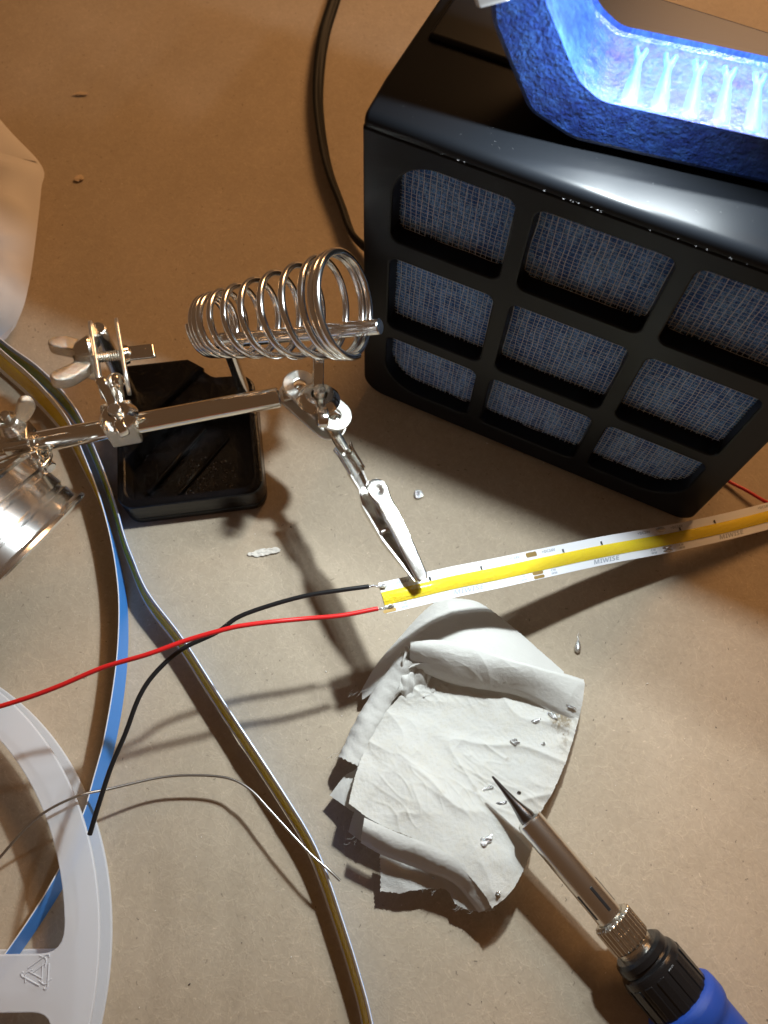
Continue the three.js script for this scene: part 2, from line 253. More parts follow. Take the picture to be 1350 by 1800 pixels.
// ------------------------------------------------------------------ blue work light standing on the box
{
  const turn = BOX_TURN + 0.152, at = boxPoint(51, 133.6, -11.2);
  const w = thing('work_light', 'bright blue work light frame standing on the black box', 'work light', [at.x, at.y, at.z], turn, null, false);
  const outer = [[0, 0], [-12, 5], [-24, 24], [-27, 38], [-20, 58], [0, 66], [74, 66], [94, 58], [101, 38], [98, 24], [86, 5], [74, 0]], inner = [[3.5, 10.5], [-3.5, 14.5], [-15, 31], [-17, 37], [-12, 48], [2, 54], [72, 54], [86, 48], [91, 37], [89, 28], [79, 14.5], [70.5, 10.5]];
  const closed = (pts, k) => { const s = new THREE.Shape(), n = pts.length; pts.forEach((p, i) => { const a = pts[(i + n - 1) % n], c = pts[(i + 1) % n], la = Math.hypot(a[0] - p[0], a[1] - p[1]), lc = Math.hypot(c[0] - p[0], c[1] - p[1]), ka = Math.min(k, la * 0.45) / la, kc = Math.min(k, lc * 0.45) / lc, A = [p[0] + (a[0] - p[0]) * ka, p[1] + (a[1] - p[1]) * ka], B = [p[0] + (c[0] - p[0]) * kc, p[1] + (c[1] - p[1]) * kc]; if (i) s.lineTo(...A); else s.moveTo(...A); s.quadraticCurveTo(p[0], p[1], ...B); }); s.closePath(); return s; };
  const ring = closed(outer, 2.6); ring.holes.push(new THREE.Path(closed(inner, 2.6).getPoints(8)));
  const fr = plate(ring, 27, 1.6, new THREE.Matrix4().makeTranslation(0, 0, -27), 8); part('frame', fr, M.bluePlastic, w);
  // five forked grip ribs on the inner floor
  for (let i = 0; i < 5; i++) {
    const x0 = 10 + i * 7.1;
    const rib = sheet((u, v) => { const z = -2.2 - 22 * v, fork = 1.25 * smooth(0.6, 1, v), s = (u - 0.5) * 6.4, wd = 1.75 - 1.15 * smooth(0.05, 0.95, v); const h = 0.9 * (Math.exp(-(((s - fork) / wd) ** 2)) + Math.exp(-(((s + fork) / wd) ** 2))) / (1 + Math.exp(-((fork / wd) ** 2) * 2)); return V(x0 + s, 9.9 + 1.5 * h * smooth(0, 0.08, v) * smooth(1, 0.9, v), z); }, 28, 30, 0.3);
    part('grip_rib', rib, M.blueSmooth, w);
  }
  const hinge = new RoundedBoxGeometry(8, 9, 30, 3, 1.2); hinge.rotateZ(0.45); hinge.translate(-25.5, 33, -13.5); part('hinge_block', hinge, M.greyPlastic, w);
  // lamp head hanging from the top bar, its light-emitting chip tilted to the bench
  const inv = new THREE.Matrix4().compose(at, new THREE.Quaternion().setFromAxisAngle(V(0, 1, 0), turn), V(1, 1, 1)).invert();
  const L = boxPoint(64.5, 178, -10), dw = V(-0.48, -0.33, 0.81).normalize(), l0 = L.clone().applyMatrix4(inv), dl = dw.clone().applyAxisAngle(V(0, 1, 0), -turn);
  part('lamp_head', lathe([[4.3, -0.2], [4.8, -0.6], [5.2, -4], [5.2, -12], [4, -14], [0, -14], [0, -1.2], [4.2, -1.2], [4.3, -0.2]], l0, dl), M.bluePlastic, w);
  part('neck', tube([l0.clone().addScaledVector(dl, -12), l0.clone().addScaledVector(dl, -14).add(V(0, 5, -5)), V(l0.x, 60, -10)], 3.2, 20), M.greyPlastic, w);
  part('led_chip', lathe([[0, -0.5], [4.1, -0.5], [4.1, -1.1], [0, -1.1]], l0, dl), M.ledGlow, w);
  const l = new THREE.RectAreaLight(LED_COLOR, LED_RADIANCE, 0.009, 0.009); l.name = 'work_light_led'; l.position.copy(L.clone().addScaledVector(dw, 0.1).multiplyScalar(MM)); l.lookAt(L.clone().addScaledVector(dw, 100).multiplyScalar(MM)); scene.add(l);
  // row of five small chips under the top bar, lighting the inner floor
  for (let i = 0; i < 5; i++) {
    const p = V(9 + i * 8.4, 53.4, -15), wp = p.clone().applyAxisAngle(V(0, 1, 0), turn).add(at), c = new RoundedBoxGeometry(3.6, 1.2, 3.6, 2, 0.3); c.translate(p.x, p.y, p.z); part('led_chip', c, M.ledGlow, w);
    const s = new THREE.RectAreaLight(LED_COLOR, 2100, 0.003, 0.003); s.name = 'work_light_chip'; s.position.set(wp.x * MM, (wp.y - 0.9) * MM, wp.z * MM); s.lookAt(wp.x * MM, 0, wp.z * MM - 1e-6); scene.add(s);
  }
}

// ------------------------------------------------------------------ helping hand stand
function wingNut(m4, k = 1, wings = 2) {                               // axis along local y
  const body = toCreasedNormals(new THREE.LatheGeometry([[1.7, 0], [4.3, 0], [4.5, 0.6], [3.4, 3.6], [3.0, 4.2], [1.7, 4.2], [1.7, 0]].map((p) => new THREE.Vector2(...p)), 26), 0.5), list = [body];
  for (let s = 0; s < wings; s++) {
    const sh = new THREE.Shape(); sh.moveTo(1.8, 0.8); sh.bezierCurveTo(5, 0.6, 6.4, 2.6, 8.2, 4.8); sh.bezierCurveTo(10.2, 7, 9.6, 10.6, 7.6, 10.4); sh.bezierCurveTo(5.4, 10.2, 4.8, 5.2, 1.9, 4.0); sh.closePath();
    const g = new THREE.ExtrudeGeometry(sh, { depth: 1.2, bevelEnabled: true, bevelThickness: 0.5, bevelSize: 0.5, bevelSegments: 3, curveSegments: 10 }); g.translate(0, 0, -0.6); if (s) g.rotateY(Math.PI); list.push(toCreasedNormals(g, 0.8));
  }
  const g = merge(list); if (Array.isArray(k)) g.scale(...k); else g.scale(k, k, k); g.applyMatrix4(m4); return g;
}
function stadium(len, wid, hole) { const r = wid / 2, h = len / 2 - r, s = new THREE.Shape(); s.absarc(h, 0, r, -Math.PI / 2, Math.PI / 2); s.absarc(-h, 0, r, Math.PI / 2, 1.5 * Math.PI); s.closePath(); for (const x of [-h, h]) { const p = new THREE.Path(); p.absarc(x, 0, hole, 0, Math.PI * 2, true); s.holes.push(p); } return s; }
function screw(a, b, r) {                                              // threaded shank
  const A = V(...a), B = V(...b), L = A.distanceTo(B), prof = [[0, 0]]; for (let t = 0; t <= L; t += 0.35) prof.push([r - (Math.round(t / 0.35) % 2 ? 0.22 : 0), t]); prof.push([0, L]);
  return lathe(prof, A, B.clone().sub(A), 20, 0.3);
}
{
  const h = thing('helping_hand', 'chrome helping hand soldering stand on a black cast tray base', 'helping hand', [-73, 0, -134]);
  const bx = V(0.982, 0, -0.19), bz = V(0.19, 0, 0.982), bo = V(-95.2, 0, -104.6);   // front left bottom corner; x right, z to the viewer
  const B4 = new THREE.Matrix4().makeBasis(bx, V(0, 1, 0), bz).setPosition(bo), flat = new THREE.Matrix4().makeRotationX(-Math.PI / 2);
  const outline = () => { const s = new THREE.Shape(); s.moveTo(6, 0); s.lineTo(46.5, 0); s.absarc(46.5, 6, 6, -Math.PI / 2, 0); s.lineTo(52.5, 45); s.absarc(46.5, 45, 6, 0, Math.PI / 2); s.lineTo(38, 51.5); s.bezierCurveTo(35, 52, 32, 58, 28, 60); s.lineTo(6, 60); s.absarc(6, 54, 6, Math.PI / 2, Math.PI); s.lineTo(0, 6); s.absarc(6, 6, 6, Math.PI, 1.5 * Math.PI); return s; };
  const wall = outline(), cav = new THREE.Path(); cav.moveTo(8, 3.2); cav.lineTo(44.5, 3.2); cav.absarc(44.5, 8, 4.8, -Math.PI / 2, 0); cav.lineTo(49.3, 32); cav.absarc(45, 36, 4, 0, Math.PI / 2); cav.lineTo(30, 41); cav.lineTo(20, 38); cav.lineTo(3.4, 20); cav.lineTo(3.4, 8); cav.absarc(8, 8, 4.7, Math.PI, 1.5 * Math.PI); wall.holes.push(cav);
  const up = B4.clone().multiply(flat);
  const base = part('base', merge([plate(outline(), 4, 0.8, up.clone()), plate(wall, 10.6, 0.9, up.clone().multiply(new THREE.Matrix4().makeTranslation(0, 0, 3.8)))]), M.castIron, h);
  // raised deck at the back left, with bevelled diagonal front
  const dk = new THREE.Shape(); dk.moveTo(0.8, 24); dk.lineTo(22, 43); dk.lineTo(34, 54.5); dk.lineTo(28.4, 59); dk.lineTo(6, 59); dk.absarc(6, 54, 5, Math.PI / 2, Math.PI); dk.closePath();
  part('deck', plate(dk, 4.6, 1.6, up.clone().multiply(new THREE.Matrix4().makeTranslation(0, 0, 13.2))), M.castIron, base);
  const rg = new THREE.BufferGeometry(); { const r1 = new RoundedBoxGeometry(34, 2.6, 2.0, 2, 0.7); r1.rotateY(0.83); r1.translate(20, 5.0, -22); r1.applyMatrix4(B4); part('tray_rib', r1, M.castIron, base); const r2 = new RoundedBoxGeometry(30, 1.2, 1.6, 2, 0.5); r2.rotateY(0.83); r2.translate(30, 4.5, -19); r2.applyMatrix4(B4); part('tray_rib', r2, M.castIron, base); }
  // dried flux and grit in the tray
  { const list = []; for (let i = 0; i < 60; i++) { const a = rnd() * 6.28, q = Math.sqrt(rnd()) * 9, g = new THREE.IcosahedronGeometry(rr(0.12, 0.4), 0); g.scale(1, 0.5, 1); g.translate(31 + Math.cos(a) * q * 1.3, 4.1, -14 + Math.sin(a) * q); g.applyMatrix4(B4); list.push(g); } const gr = part('flux_grit', merge(list), std(0.07, 0.07, 0.08, 0.5), base); gr.userData.kind = 'stuff'; }
  // spring holder
  const C1 = V(-62, 55, -156), C2 = V(-16, 80, -148), ax = C2.clone().sub(C1).normalize(), e1 = V(0, 1, 0).addScaledVector(ax, -ax.y).normalize(), e2 = ax.clone().cross(e1);
  const stops = [[0, 0], [2.6, 0.075], [3.4, 0.13], [4.4, 0.24], [5.4, 0.37], [6.4, 0.52], [7.4, 0.68], [8.4, 0.85], [9.3, 0.96], [10.4, 1.01], [11.3, 1.045]];
  const turnAt = (s) => { for (let i = 1; i < stops.length; i++) if (s <= stops[i][0]) { const [a, b] = [stops[i - 1], stops[i]], t = (s - a[0]) / (b[0] - a[0]); return a[1] + (b[1] - a[1]) * t; } return stops[stops.length - 1][1]; };
  const sp = []; for (let s = 0; s <= 11.3; s += 1 / 24) { const k = (turnAt(s - 0.35) + turnAt(s) + turnAt(s + 0.35)) / 3, r = 9.4 + (15.3 - 9.4) * k, a = s * Math.PI * 2 + 0.6; sp.push(C1.clone().lerp(C2, k).addScaledVector(e1, r * Math.cos(a)).addScaledVector(e2, r * Math.sin(a))); }
  part('iron_holder_spring', tube(curve(sp), 1.15, 1400, 12), M.chrome, h);
  const r0 = C1.clone().addScaledVector(e1, -8), r1 = C2.clone().addScaledVector(e1, -11.6).addScaledVector(ax, 7.5);
  part('holder_rod', merge([rod([r0.x, r0.y, r0.z], [r1.x, r1.y, r1.z], 2.5)]), M.chrome, h);
  part('holder_post', merge([rod([-55.6, 12, -155.6], [-57.2, 46.6, -156], 2.3), new THREE.SphereGeometry(3.1, 20, 14).translate(r0.x, r0.y, r0.z)]), M.chrome, h);
  // cross bar
  const b0 = V(-36.5, 48, -134.4), bd = V(-0.9618, 0, 0.2738), b1 = b0.clone().addScaledVector(bd, 118);
  const bar = part('cross_bar', rod([b0.x, b0.y, b0.z], [b1.x, b1.y, b1.z], 3.5, 36, 0.5), M.nickel, h);
  part('end_pin', rod([b0.x + 1, 48, b0.z - 0.3], [-31.0, 48, -136.0], 2.2), M.nickelWorn, bar);
  part('end_ball', new THREE.SphereGeometry(3.1, 24, 16).translate(-30.0, 48, -136.4), M.nickel, bar);
  // double plate joint that carries the clip
  const pc = V(-24.2, 48, -132.0), pd = V(0.775, -0.10, 0.632).normalize(), tilt = V(0.20, 1, 0.02);
  const J = basis(pc, pd, tilt), toZ = new THREE.Matrix4().makeRotationX(-Math.PI / 2);
  const joint = part('joint_plate', plate(stadium(27, 11.5, 2.1), 1.2, 0.35, J.clone().multiply(new THREE.Matrix4().makeTranslation(0, 2.4, 0)).multiply(toZ), 16), M.plateMetal, h);
  part('joint_plate', plate(stadium(27, 11.5, 2.1), 1.2, 0.35, J.clone().multiply(new THREE.Matrix4().makeTranslation(-0.6, -3.6, 0.8)).multiply(toZ), 16), M.plateMetal, h);
  const jl = (x, y, z) => V(x, y, z).applyMatrix4(J);
  { const a = jl(0.4, -6, 0), b = jl(0.4, 10.2, 0); part('joint_bolt', screw([a.x, a.y, a.z], [b.x, b.y, b.z], 1.9), M.nickelWorn, joint); }
  part('wing_nut', wingNut(J.clone().multiply(new THREE.Matrix4().makeTranslation(0.4, 3.8, 0)).multiply(new THREE.Matrix4().makeRotationY(2.4)), [1.4, 0.85, 1.6]), M.nickel, h);
  part('ball', new THREE.SphereGeometry(2.9, 22, 14).translate(...jl(8.6, -0.2, 0).toArray()), M.nickel, joint);
  // alligator clip
  const c0 = V(-16.6, 44.6, -121.6), ct = V(12.6, 43.6, -75.4), ca = ct.clone().sub(c0).normalize(), K = basis(c0, ca, V(0.05, 1, 0));      // the clip's sideways axis points to the picture's right
  const kl = (x, y, z) => V(x, y, -z).applyMatrix4(K), clip = part('clip_stem', rod(kl(-6, 0.6, 0).toArray(), kl(6, 0, 0).toArray(), 1.9), M.nickelWorn, h);
  const chan = (st, th = 0.55) => (u, v) => { let i = 0; const s = st[0][0] + (st[st.length - 1][0] - st[0][0]) * u; while (i < st.length - 2 && s > st[i + 1][0]) i++; const t = clamp((s - st[i][0]) / (st[i + 1][0] - st[i][0])), m = (k) => st[i][k] + (st[i + 1][k] - st[i][k]) * t, w = m(1) / 2, d = m(2), y = m(3), z = m(4), a = v * 2 - 1, side = Math.abs(a) > 0.5; const lx = side ? Math.sign(a) * (w - 0.1 * (Math.abs(a) - 0.5)) : (a / 0.5) * w, ly = side ? -d * ((Math.abs(a) - 0.5) / 0.5) : -0.14 * Math.pow(Math.abs(a) / 0.5, 4); return kl(s, y + ly, z + lx); };
  part('crimp_barrel', sheet((u, v) => { const a = -2.2 + v * 4.4, r = 2.75 + 0.5 * smooth(0.25, 0, u) * Math.abs(v - 0.5) * 2; return kl(3.5 + 10.5 * u, 0.2 - r * Math.cos(a) * (1 - 0.25 * u), r * Math.sin(a)); }, 16, 30, 0.5), M.clipMetal, clip);
  part('lower_jaw', sheet((u, v) => { const p = chan([[12, 4.6, -2.6, -2.6, -0.2], [19, 3.4, -2.0, -2.2, -0.6], [25, 6.0, -3.2, -3.4, -1.2], [38, 6.0, -3.2, -3.0, -1.4], [54.6, 3.4, -1.2, -1.2, -0.6]])(u, v); return p; }, 60, 24, 0.55), M.clipMetal, clip);
  const st = [[20.2, 1.0, 0.2, 4.2, 1.3], [20.7, 3.8, 0.3, 4.3, 1.3], [22, 5.7, 0.5, 4.4, 1.5], [24, 6.3, 0.6, 4.3, 1.5], [26, 5.6, 0.8, 4.1, 1.4], [28, 4.7, 1.2, 3.9, 1.4], [36, 4.7, 1.7, 3.4, 1.1], [46, 4.2, 1.3, 2.2, 0.5], [52, 3.7, 1.0, 1.3, 0.1], [54.6, 3.4, 0.8, 0.9, 0], [55.6, 2.1, 0.6, 0.8, 0]];
  const up2 = part('upper_jaw', sheet((u, v) => { const p = chan(st)(u, v), s = 20.2 + 35.4 * u, q = (v * 2 - 1) / 0.5; if (Math.abs(q) < 1) { const rr2 = Math.hypot((s - 24) / 2.2, q * 1.5); p.addScaledVector(V(0, 1, 0), -0.55 * Math.exp(-rr2 * rr2 * 1.5)); } return p; }, 90, 28, 0.55), M.clipMetal, clip);
  part('pivot_rivet', rod(kl(36, 0.4, -4.0).toArray(), kl(36, 0.4, 4.0).toArray(), 0.9), M.steel, up2);
  { const pts = []; for (let s = 0; s <= 5; s += 1 / 16) { const a = s * 6.2832; pts.push(kl(29.5 + 1.7 * Math.cos(a), 0.6 + 1.7 * Math.sin(a), -1.8 + s * 0.75)); } part('clip_spring', tube(curve(pts), 0.32, 200, 7), M.steel, up2); }
  // upright joint on the post, plates seen on edge
  part('post', rod([-98.5, 12, -151.6], [-97, 58.5, -150.4], 2.8, 28, 0.5), M.nickelWorn, h);
  const qd = V(0.30, -0.06, 0.954).normalize(), qc = V(-92.3, 55, -141.6), Q = basis(qc, qd, V(0.16, 1, 0)), ql = (x, y, z) => V(x, y, z).applyMatrix4(Q);
  for (const z of [3.5, -4.7]) part('joint_plate', plate(stadium(28, 11, 2.0), 1.2, 0.35, Q.clone().multiply(new THREE.Matrix4().makeTranslation(0, 0, z)), 16), M.plateMetal, h);
  { const bt = part('joint_bolt', screw(ql(-0.6, 0, 11).toArray(), ql(-0.6, 0, -7).toArray(), 1.8), M.nickelWorn, h); const d2 = ql(0, 0, -1).sub(ql(0, 0, 0)), hd = new RoundedBoxGeometry(9, 1.8, 5.4, 3, 0.8); hd.applyMatrix4(new THREE.Matrix4().makeBasis(d2, V(0, 1, 0), d2.clone().cross(V(0, 1, 0))).setPosition(ql(-0.6, 0.3, -10.2))); part('thumb_head', merge([hd, lathe([[0, 0], [3.4, 0], [3.0, 1.4], [0, 1.6]], ql(-0.6, 0, -4.8), d2, 24)]), M.nickel, bt); }
  part('wing_nut', wingNut(new THREE.Matrix4().makeBasis(ql(1, 0, 0).sub(qc), ql(0, 0, 1).sub(qc), ql(0, -1, 0).sub(qc)).setPosition(ql(-0.6, 0, 4.8)).multiply(new THREE.Matrix4().makeRotationY(0.35)), [1.15, 1.25, 1.9]), M.nickelWorn, h);
  part('ball', new THREE.SphereGeometry(2.9, 22, 14).translate(...ql(8.8, -0.4, -0.6).toArray()), M.nickel, h);
  // clamp block on the bar with a wing nut on top
  const clampAt = (t, w) => { const c = b0.clone().addScaledVector(bd, t), m = basis(c, bd, V(0, 1, 0)); const sh = roundRect(-5.2, -5.2, 5.2, 8.4, 2.4), ho = new THREE.Path(); ho.absarc(0, 0, 3.6, 0, 6.2832, true); sh.holes.push(ho); return [plate(sh, w, 0.6, m.clone().multiply(new THREE.Matrix4().makeRotationY(Math.PI / 2)).multiply(new THREE.Matrix4().makeTranslation(0, 0, -w / 2))), c, m]; };
  { const [g, c] = clampAt(51.5, 9.5); const cl = part('bar_clamp', g, M.nickelWorn, h); part('clamp_screw', rod([c.x + 1.4, 50, c.z + 1.6], [c.x + 1.4, 62, c.z + 1.6], 2.1), M.steel, cl);
    part('wing_nut', wingNut(new THREE.Matrix4().makeTranslation(c.x + 1.4, 56.2, c.z + 1.6).multiply(new THREE.Matrix4().makeRotationY(-1.05)), [1.1, 0.9, 1.4]), M.nickel, h); part('link', rod([c.x, 48, c.z - 1], ql(8.8, -0.4, -0.6).toArray(), 1.9), M.nickelWorn, cl); }
  { const [g, c] = clampAt(83, 8.5); const cl = part('bar_clamp', g, M.nickel, h); part('clamp_screw', screw([c.x + 1, 44, c.z + 3], [c.x + 1, 66, c.z - 1.2], 1.6), M.nickelWorn, cl);
    part('wing_nut', wingNut(new THREE.Matrix4().makeTranslation(c.x + 1, 59.5, c.z - 0.4).multiply(new THREE.Matrix4().makeRotationY(0.5)), 1.0), M.nickelWorn, h);
    const ring = new THREE.TorusGeometry(5.6, 0.9, 12, 40); ring.rotateX(1.1); ring.rotateY(0.5); ring.translate(-112.8, 47, -106.5); part('eyelet', ring, M.nickel, cl);
    part('eyelet_bolt', rod([-113, 44.5, -110], [-107.6, 44.5, -105.6], 2.0), M.nickel, cl);
    // magnifier hanging from the eyelet, rim seen edge on
    const v = V(0.444, 0.85, 0.27).normalize(), d = V(-0.565, 0, 0.825).normalize(), a = V(0.70, -0.519, 0.48).normalize(), ctr = V(-124.3, 47, -71.3).addScaledVector(a, -1);
    const mg = part('magnifier_rim', lathe([[34, -10], [36, -10], [36.4, -9.4], [36, -8.6], [36, -4.2], [35.2, -3.4], [35.2, -2.4], [36, -1.6], [36, 2.6], [35.3, 3.2], [35.3, 3.9], [36, 4.6], [36, 8.2], [37.8, 9.2], [38, 10.2], [37.2, 10.7], [34, 10.4], [34, -10]], ctr, a, 120, 0.45), M.chrome, h); void v; void d;
    part('lens', lathe([[0, -2.6], [16, -2.0], [33.9, 0], [16, 2.0], [0, 2.6]], ctr, a, 64), M.glass, mg);
    part('magnifier_stem', rod([-109.5, 51, -106.5], [-138, 60, -86], 3.0), M.nickel, h); }
}

// ------------------------------------------------------------------ led strips
function ribbon(A, B, flip, v0, v1, h0, h1, n = 160, dome = 0, cross = 8, uLen = 0) {   // solid band between edge curves A and B
  const at = (u) => { const a = A.getPoint(u), b = B.getPoint(u), t = A.getTangent(u), w = b.clone().sub(a), nn = t.clone().cross(w).normalize().multiplyScalar(flip); return { a, w, nn }; };
  const fr = []; for (let i = 0; i <= n; i++) fr.push(at(i / n));
  const prof = []; for (let j = 0; j <= cross; j++) prof.push([v0 + (v1 - v0) * (j / cross), h1 + dome * Math.sin((j / cross) * Math.PI)]); for (let j = cross; j >= 0; j--) prof.push([v0 + (v1 - v0) * (j / cross), h0]);
  const pos = [], uv = [], idx = [], m = prof.length;
  fr.forEach((f, i) => prof.forEach(([v, hh]) => { const p = f.a.clone().addScaledVector(f.w, v).addScaledVector(f.nn, hh); pos.push(p.x, p.y, p.z); uv.push(i / n, 1 - v); }));
  for (let i = 0; i < n; i++) for (let j = 0; j < m; j++) { const k = (j + 1) % m, a = i * m + j, b = i * m + k, c = a + m, d = b + m; idx.push(a, c, b, b, c, d); }
  for (const e of [0, n]) for (let j = 1; j < m - 1; j++) idx.push(e * m, e * m + j, e * m + j + 1);
  const g = new THREE.BufferGeometry(); g.setAttribute('position', new THREE.Float32BufferAttribute(pos, 3)); g.setAttribute('uv', new THREE.Float32BufferAttribute(uv, 2)); g.setIndex(idx); return toCreasedNormals(g, 0.6);
}
function wireGeo(pts, r) { return tube(curve(pts), r, 140, 12); }
{
  const ctr = [[0.9, 39.5, -69.4], [12.8, 38, -73.4], [23.7, 35.5, -77.4], [36.9, 32.5, -81.8], [50.8, 28.5, -86.9], [63.3, 24.5, -91.6], [78.4, 20, -97], [103.1, 14, -104.9], [124.2, 9.5, -112.1], [143.6, 6, -119.2], [168.2, 3, -128.2], [200, 1.2, -138], [260, 0.6, -150], [330, 0.6, -155]].map((p) => V(...p));
  const cc = curve(ctr), A = [], B = [], len = cc.getLength(), N = 80;
  for (let i = 0; i <= N; i++) { const p = cc.getPointAt(i / N), t = cc.getTangentAt(i / N), s = t.clone().cross(V(0, 1, 0)).normalize(), tl = 0.2 * (1 - i / N); const w = s.multiplyScalar(Math.cos(tl)).add(V(0, -Math.sin(tl), 0)); A.push(p.clone().addScaledVector(w, -4.9)); B.push(p.clone().addScaledVector(w, 4.9)); }
  const cA = curve(A), cB = curve(B), s = thing('led_strip', 'white led strip with a yellow glowless band held up by the clip', 'led strip', [0.9, 0, -69.4]);
  s.userData.label = 'flat white led strip with bright yellow band, its end gripped by the clip';
  // printed lettering
  const cv = document.createElement('canvas'); cv.width = 2048; cv.height = 64; const x = cv.getContext('2d'), px = 2048 / len; x.fillStyle = '#e6e8ee'; x.fillRect(0, 0, 2048, 64);
  const put = (t, mm, vv, size, weight, sx = 1, col = '#9da3ae') => { x.save(); x.translate(mm * px, vv * 64); x.scale(sx, 1); x.fillStyle = col; x.font = weight + ' ' + size + 'px sans-serif'; x.textAlign = 'center'; x.textBaseline = 'middle'; x.fillText(t, 0, 0); x.restore(); };
  for (const m of [28, 82, 136]) put('MIWISE', m, 0.85, 14, 'bold italic', 1.25);
  for (const m of [0, 54, 108, 162]) { put('+DC24V', m + 7, 0.13, 9, 'bold', 1); if (m) put('+DC24V', m - 7.2, 0.13, 9, 'bold', 1); put('-CW', m + 6, 0.80, 7.5, 'bold', 1); put('-WW', m + 6, 0.92, 7.5, 'bold', 1); if (m) { put('-CW', m - 6, 0.80, 7.5, 'bold', 1); put('-WW', m - 6, 0.92, 7.5, 'bold', 1); } }
  const tx = new THREE.CanvasTexture(cv); tx.colorSpace = THREE.SRGBColorSpace; tx.magFilter = THREE.LinearFilter; tx.needsUpdate = true;
  const boardM = std(1, 1, 1, 0.26, { map: tx, clearcoat: 0.2 });
  const board = part('board', ribbon(cA, cB, -1, 0, 1, -0.2, 0.2, 300, 0, 4), boardM, s); void board;
  part('phosphor_band', ribbon(cA, cB, -1, 0.31, 0.73, 0.18, 0.42, 360, 0.55, 10), M.phosphor, s);
  const frame = (mm, vv, hh) => { const u = clamp(mm / len), a = cA.getPoint(u), b = cB.getPoint(u), t = cA.getTangent(u), w = b.clone().sub(a), n = t.clone().cross(w).normalize().negate(); return new THREE.Matrix4().makeBasis(t, n, w.clone().normalize()).setPosition(a.addScaledVector(w, vv).addScaledVector(n, hh)); };
  const padGeo = (l, w, r) => plate(roundRect(-l / 2, -w / 2, l / 2, w / 2, r), 0.1, 0, new THREE.Matrix4().makeRotationX(-Math.PI / 2), 6);
  const put3 = (name, geo, mat, mm, vv, hh, parent = s) => { geo.applyMatrix4(frame(mm, vv, hh)); return part(name, geo, mat, parent); };
  for (const [mm, vv, w] of [[54, 0.13, 1.6], [54, 0.79, 1.05], [54, 0.925, 1.05], [1.2, 0.925, 1.05]]) put3('solder_pad', padGeo(4.2, w, 0.5), M.gold, mm, vv, 0.2);
  for (const [mm, vv, w] of [[108, 0.12, 1.5], [108, 0.80, 1.0], [108, 0.925, 1.0]]) { const g = new THREE.SphereGeometry(1, 20, 12); g.scale(2.1, 0.55, w * 0.62); put3('solder_joint', g, M.solder, mm, vv, 0.25); }
  for (const mm of [16.5, 34.5, 66.5, 82.5, 116, 131.5]) { const g = new RoundedBoxGeometry(0.55, 0.4, 1.1, 2, 0.1); const c = put3('resistor', g, M.chip, mm, 0.235, 0.35); for (const e of [-0.55, 0.55]) { const k = new THREE.BoxGeometry(0.56, 0.38, 0.25); k.translate(0, 0, e); put3('resistor_terminal', k, M.solder, mm, 0.235, 0.34, c); } }
  // two wires soldered to the end
  const bw = [[-3.6, 41, -72.5], [-11.9, 41.5, -70.8], [-22, 41.7, -68.4], [-32.3, 41.5, -65.2], [-42.3, 41, -60.7], [-48.5, 40.2, -56], [-58.2, 39.6, -50.5], [-65, 39, -43.5], [-69, 38, -36], [-71.9, 36, -25.6], [-74.9, 34, -16.1], [-77.1, 32, -6.8], [-78.8, 30, 1.8]];
  const rw = [[-0.4, 39, -66.2], [-11.4, 40, -63.3], [-21.6, 40.8, -61.2], [-31.4, 43, -59.4], [-38.6, 44.2, -57.8], [-44.1, 44.4, -56.5], [-55.4, 44.6, -52.2], [-66.9, 44, -47.4], [-80, 42, -43], [-92.8, 40, -37.2], [-102.8, 38, -33.5], [-116, 36, -29.5], [-150, 30, -20]];
  const kink = (l, k) => l.map(([x, y, z], i) => [x, y + 0.35 * nz(i * 1.3, k), z + (i ? 0.5 * nz(i * 1.7, k + 5) : 0)]);
  const b = part('black_wire', wireGeo(kink(bw, 2), 0.72), M.blackWire, s), r = part('red_wire', wireGeo(kink(rw, 9), 0.74), M.redWire, s);
  part('bare_strand', tube([[-4.2, 41, -72.4], [-1.8, 41.2, -72.8], [-0.2, 41.3, -72.6], [1.8, 40.9, -72.9]], 0.36, 24, 8), M.solder, b);
  part('bare_strand', tube([[-1.2, 39, -66.0], [1.2, 39.2, -66.3], [3.6, 39.1, -67.0]], 0.34, 24, 8), M.solder, r);
  for (const [mm, vv] of [[1.2, 0.12], [1.9, 0.80]]) { const g = new THREE.SphereGeometry(1, 20, 12); g.scale(1.3, 0.7, 0.7); put3('solder_joint', g, M.solder, mm, vv, 0.3); }
}
// two strips from the reel standing on edge: top edge, and how far the foot lies to the left
function standing(label, tops, foot, dropY, faceFlip) {
  const t = curve(tops.map(([x, z, y = 10]) => V(x, y, z))), n = 60, A = [], B = [];
  for (let i = 0; i <= n; i++) { const u = i / n, p = t.getPointAt(u), d = t.getTangentAt(u), s = V(0, 1, 0).cross(d).normalize(); const lean = foot(u), y0 = dropY(u); A.push(p); B.push(p.clone().addScaledVector(s, lean).setY(y0)); }
  const cA = curve(A), cB = curve(B), o = thing('led_strip', label, 'led strip', [A[30].x, 0, A[30].z], 0, 'led strips unwound from the reel');
  part('board', ribbon(cA, cB, faceFlip, 0, 1, -0.15, 0.15, 220, 0, 2), M.ledBoard, o);
  part('backing', ribbon(cA, cB, faceFlip, 0.02, 0.98, -0.32, -0.16, 220, 0, 2), M.ledBack, o);
  part('phosphor_band', ribbon(cA, cB, faceFlip, 0.22, 0.8, 0.14, 0.28, 220, 0.3, 6), M.phosphor, o);
  return o;
}
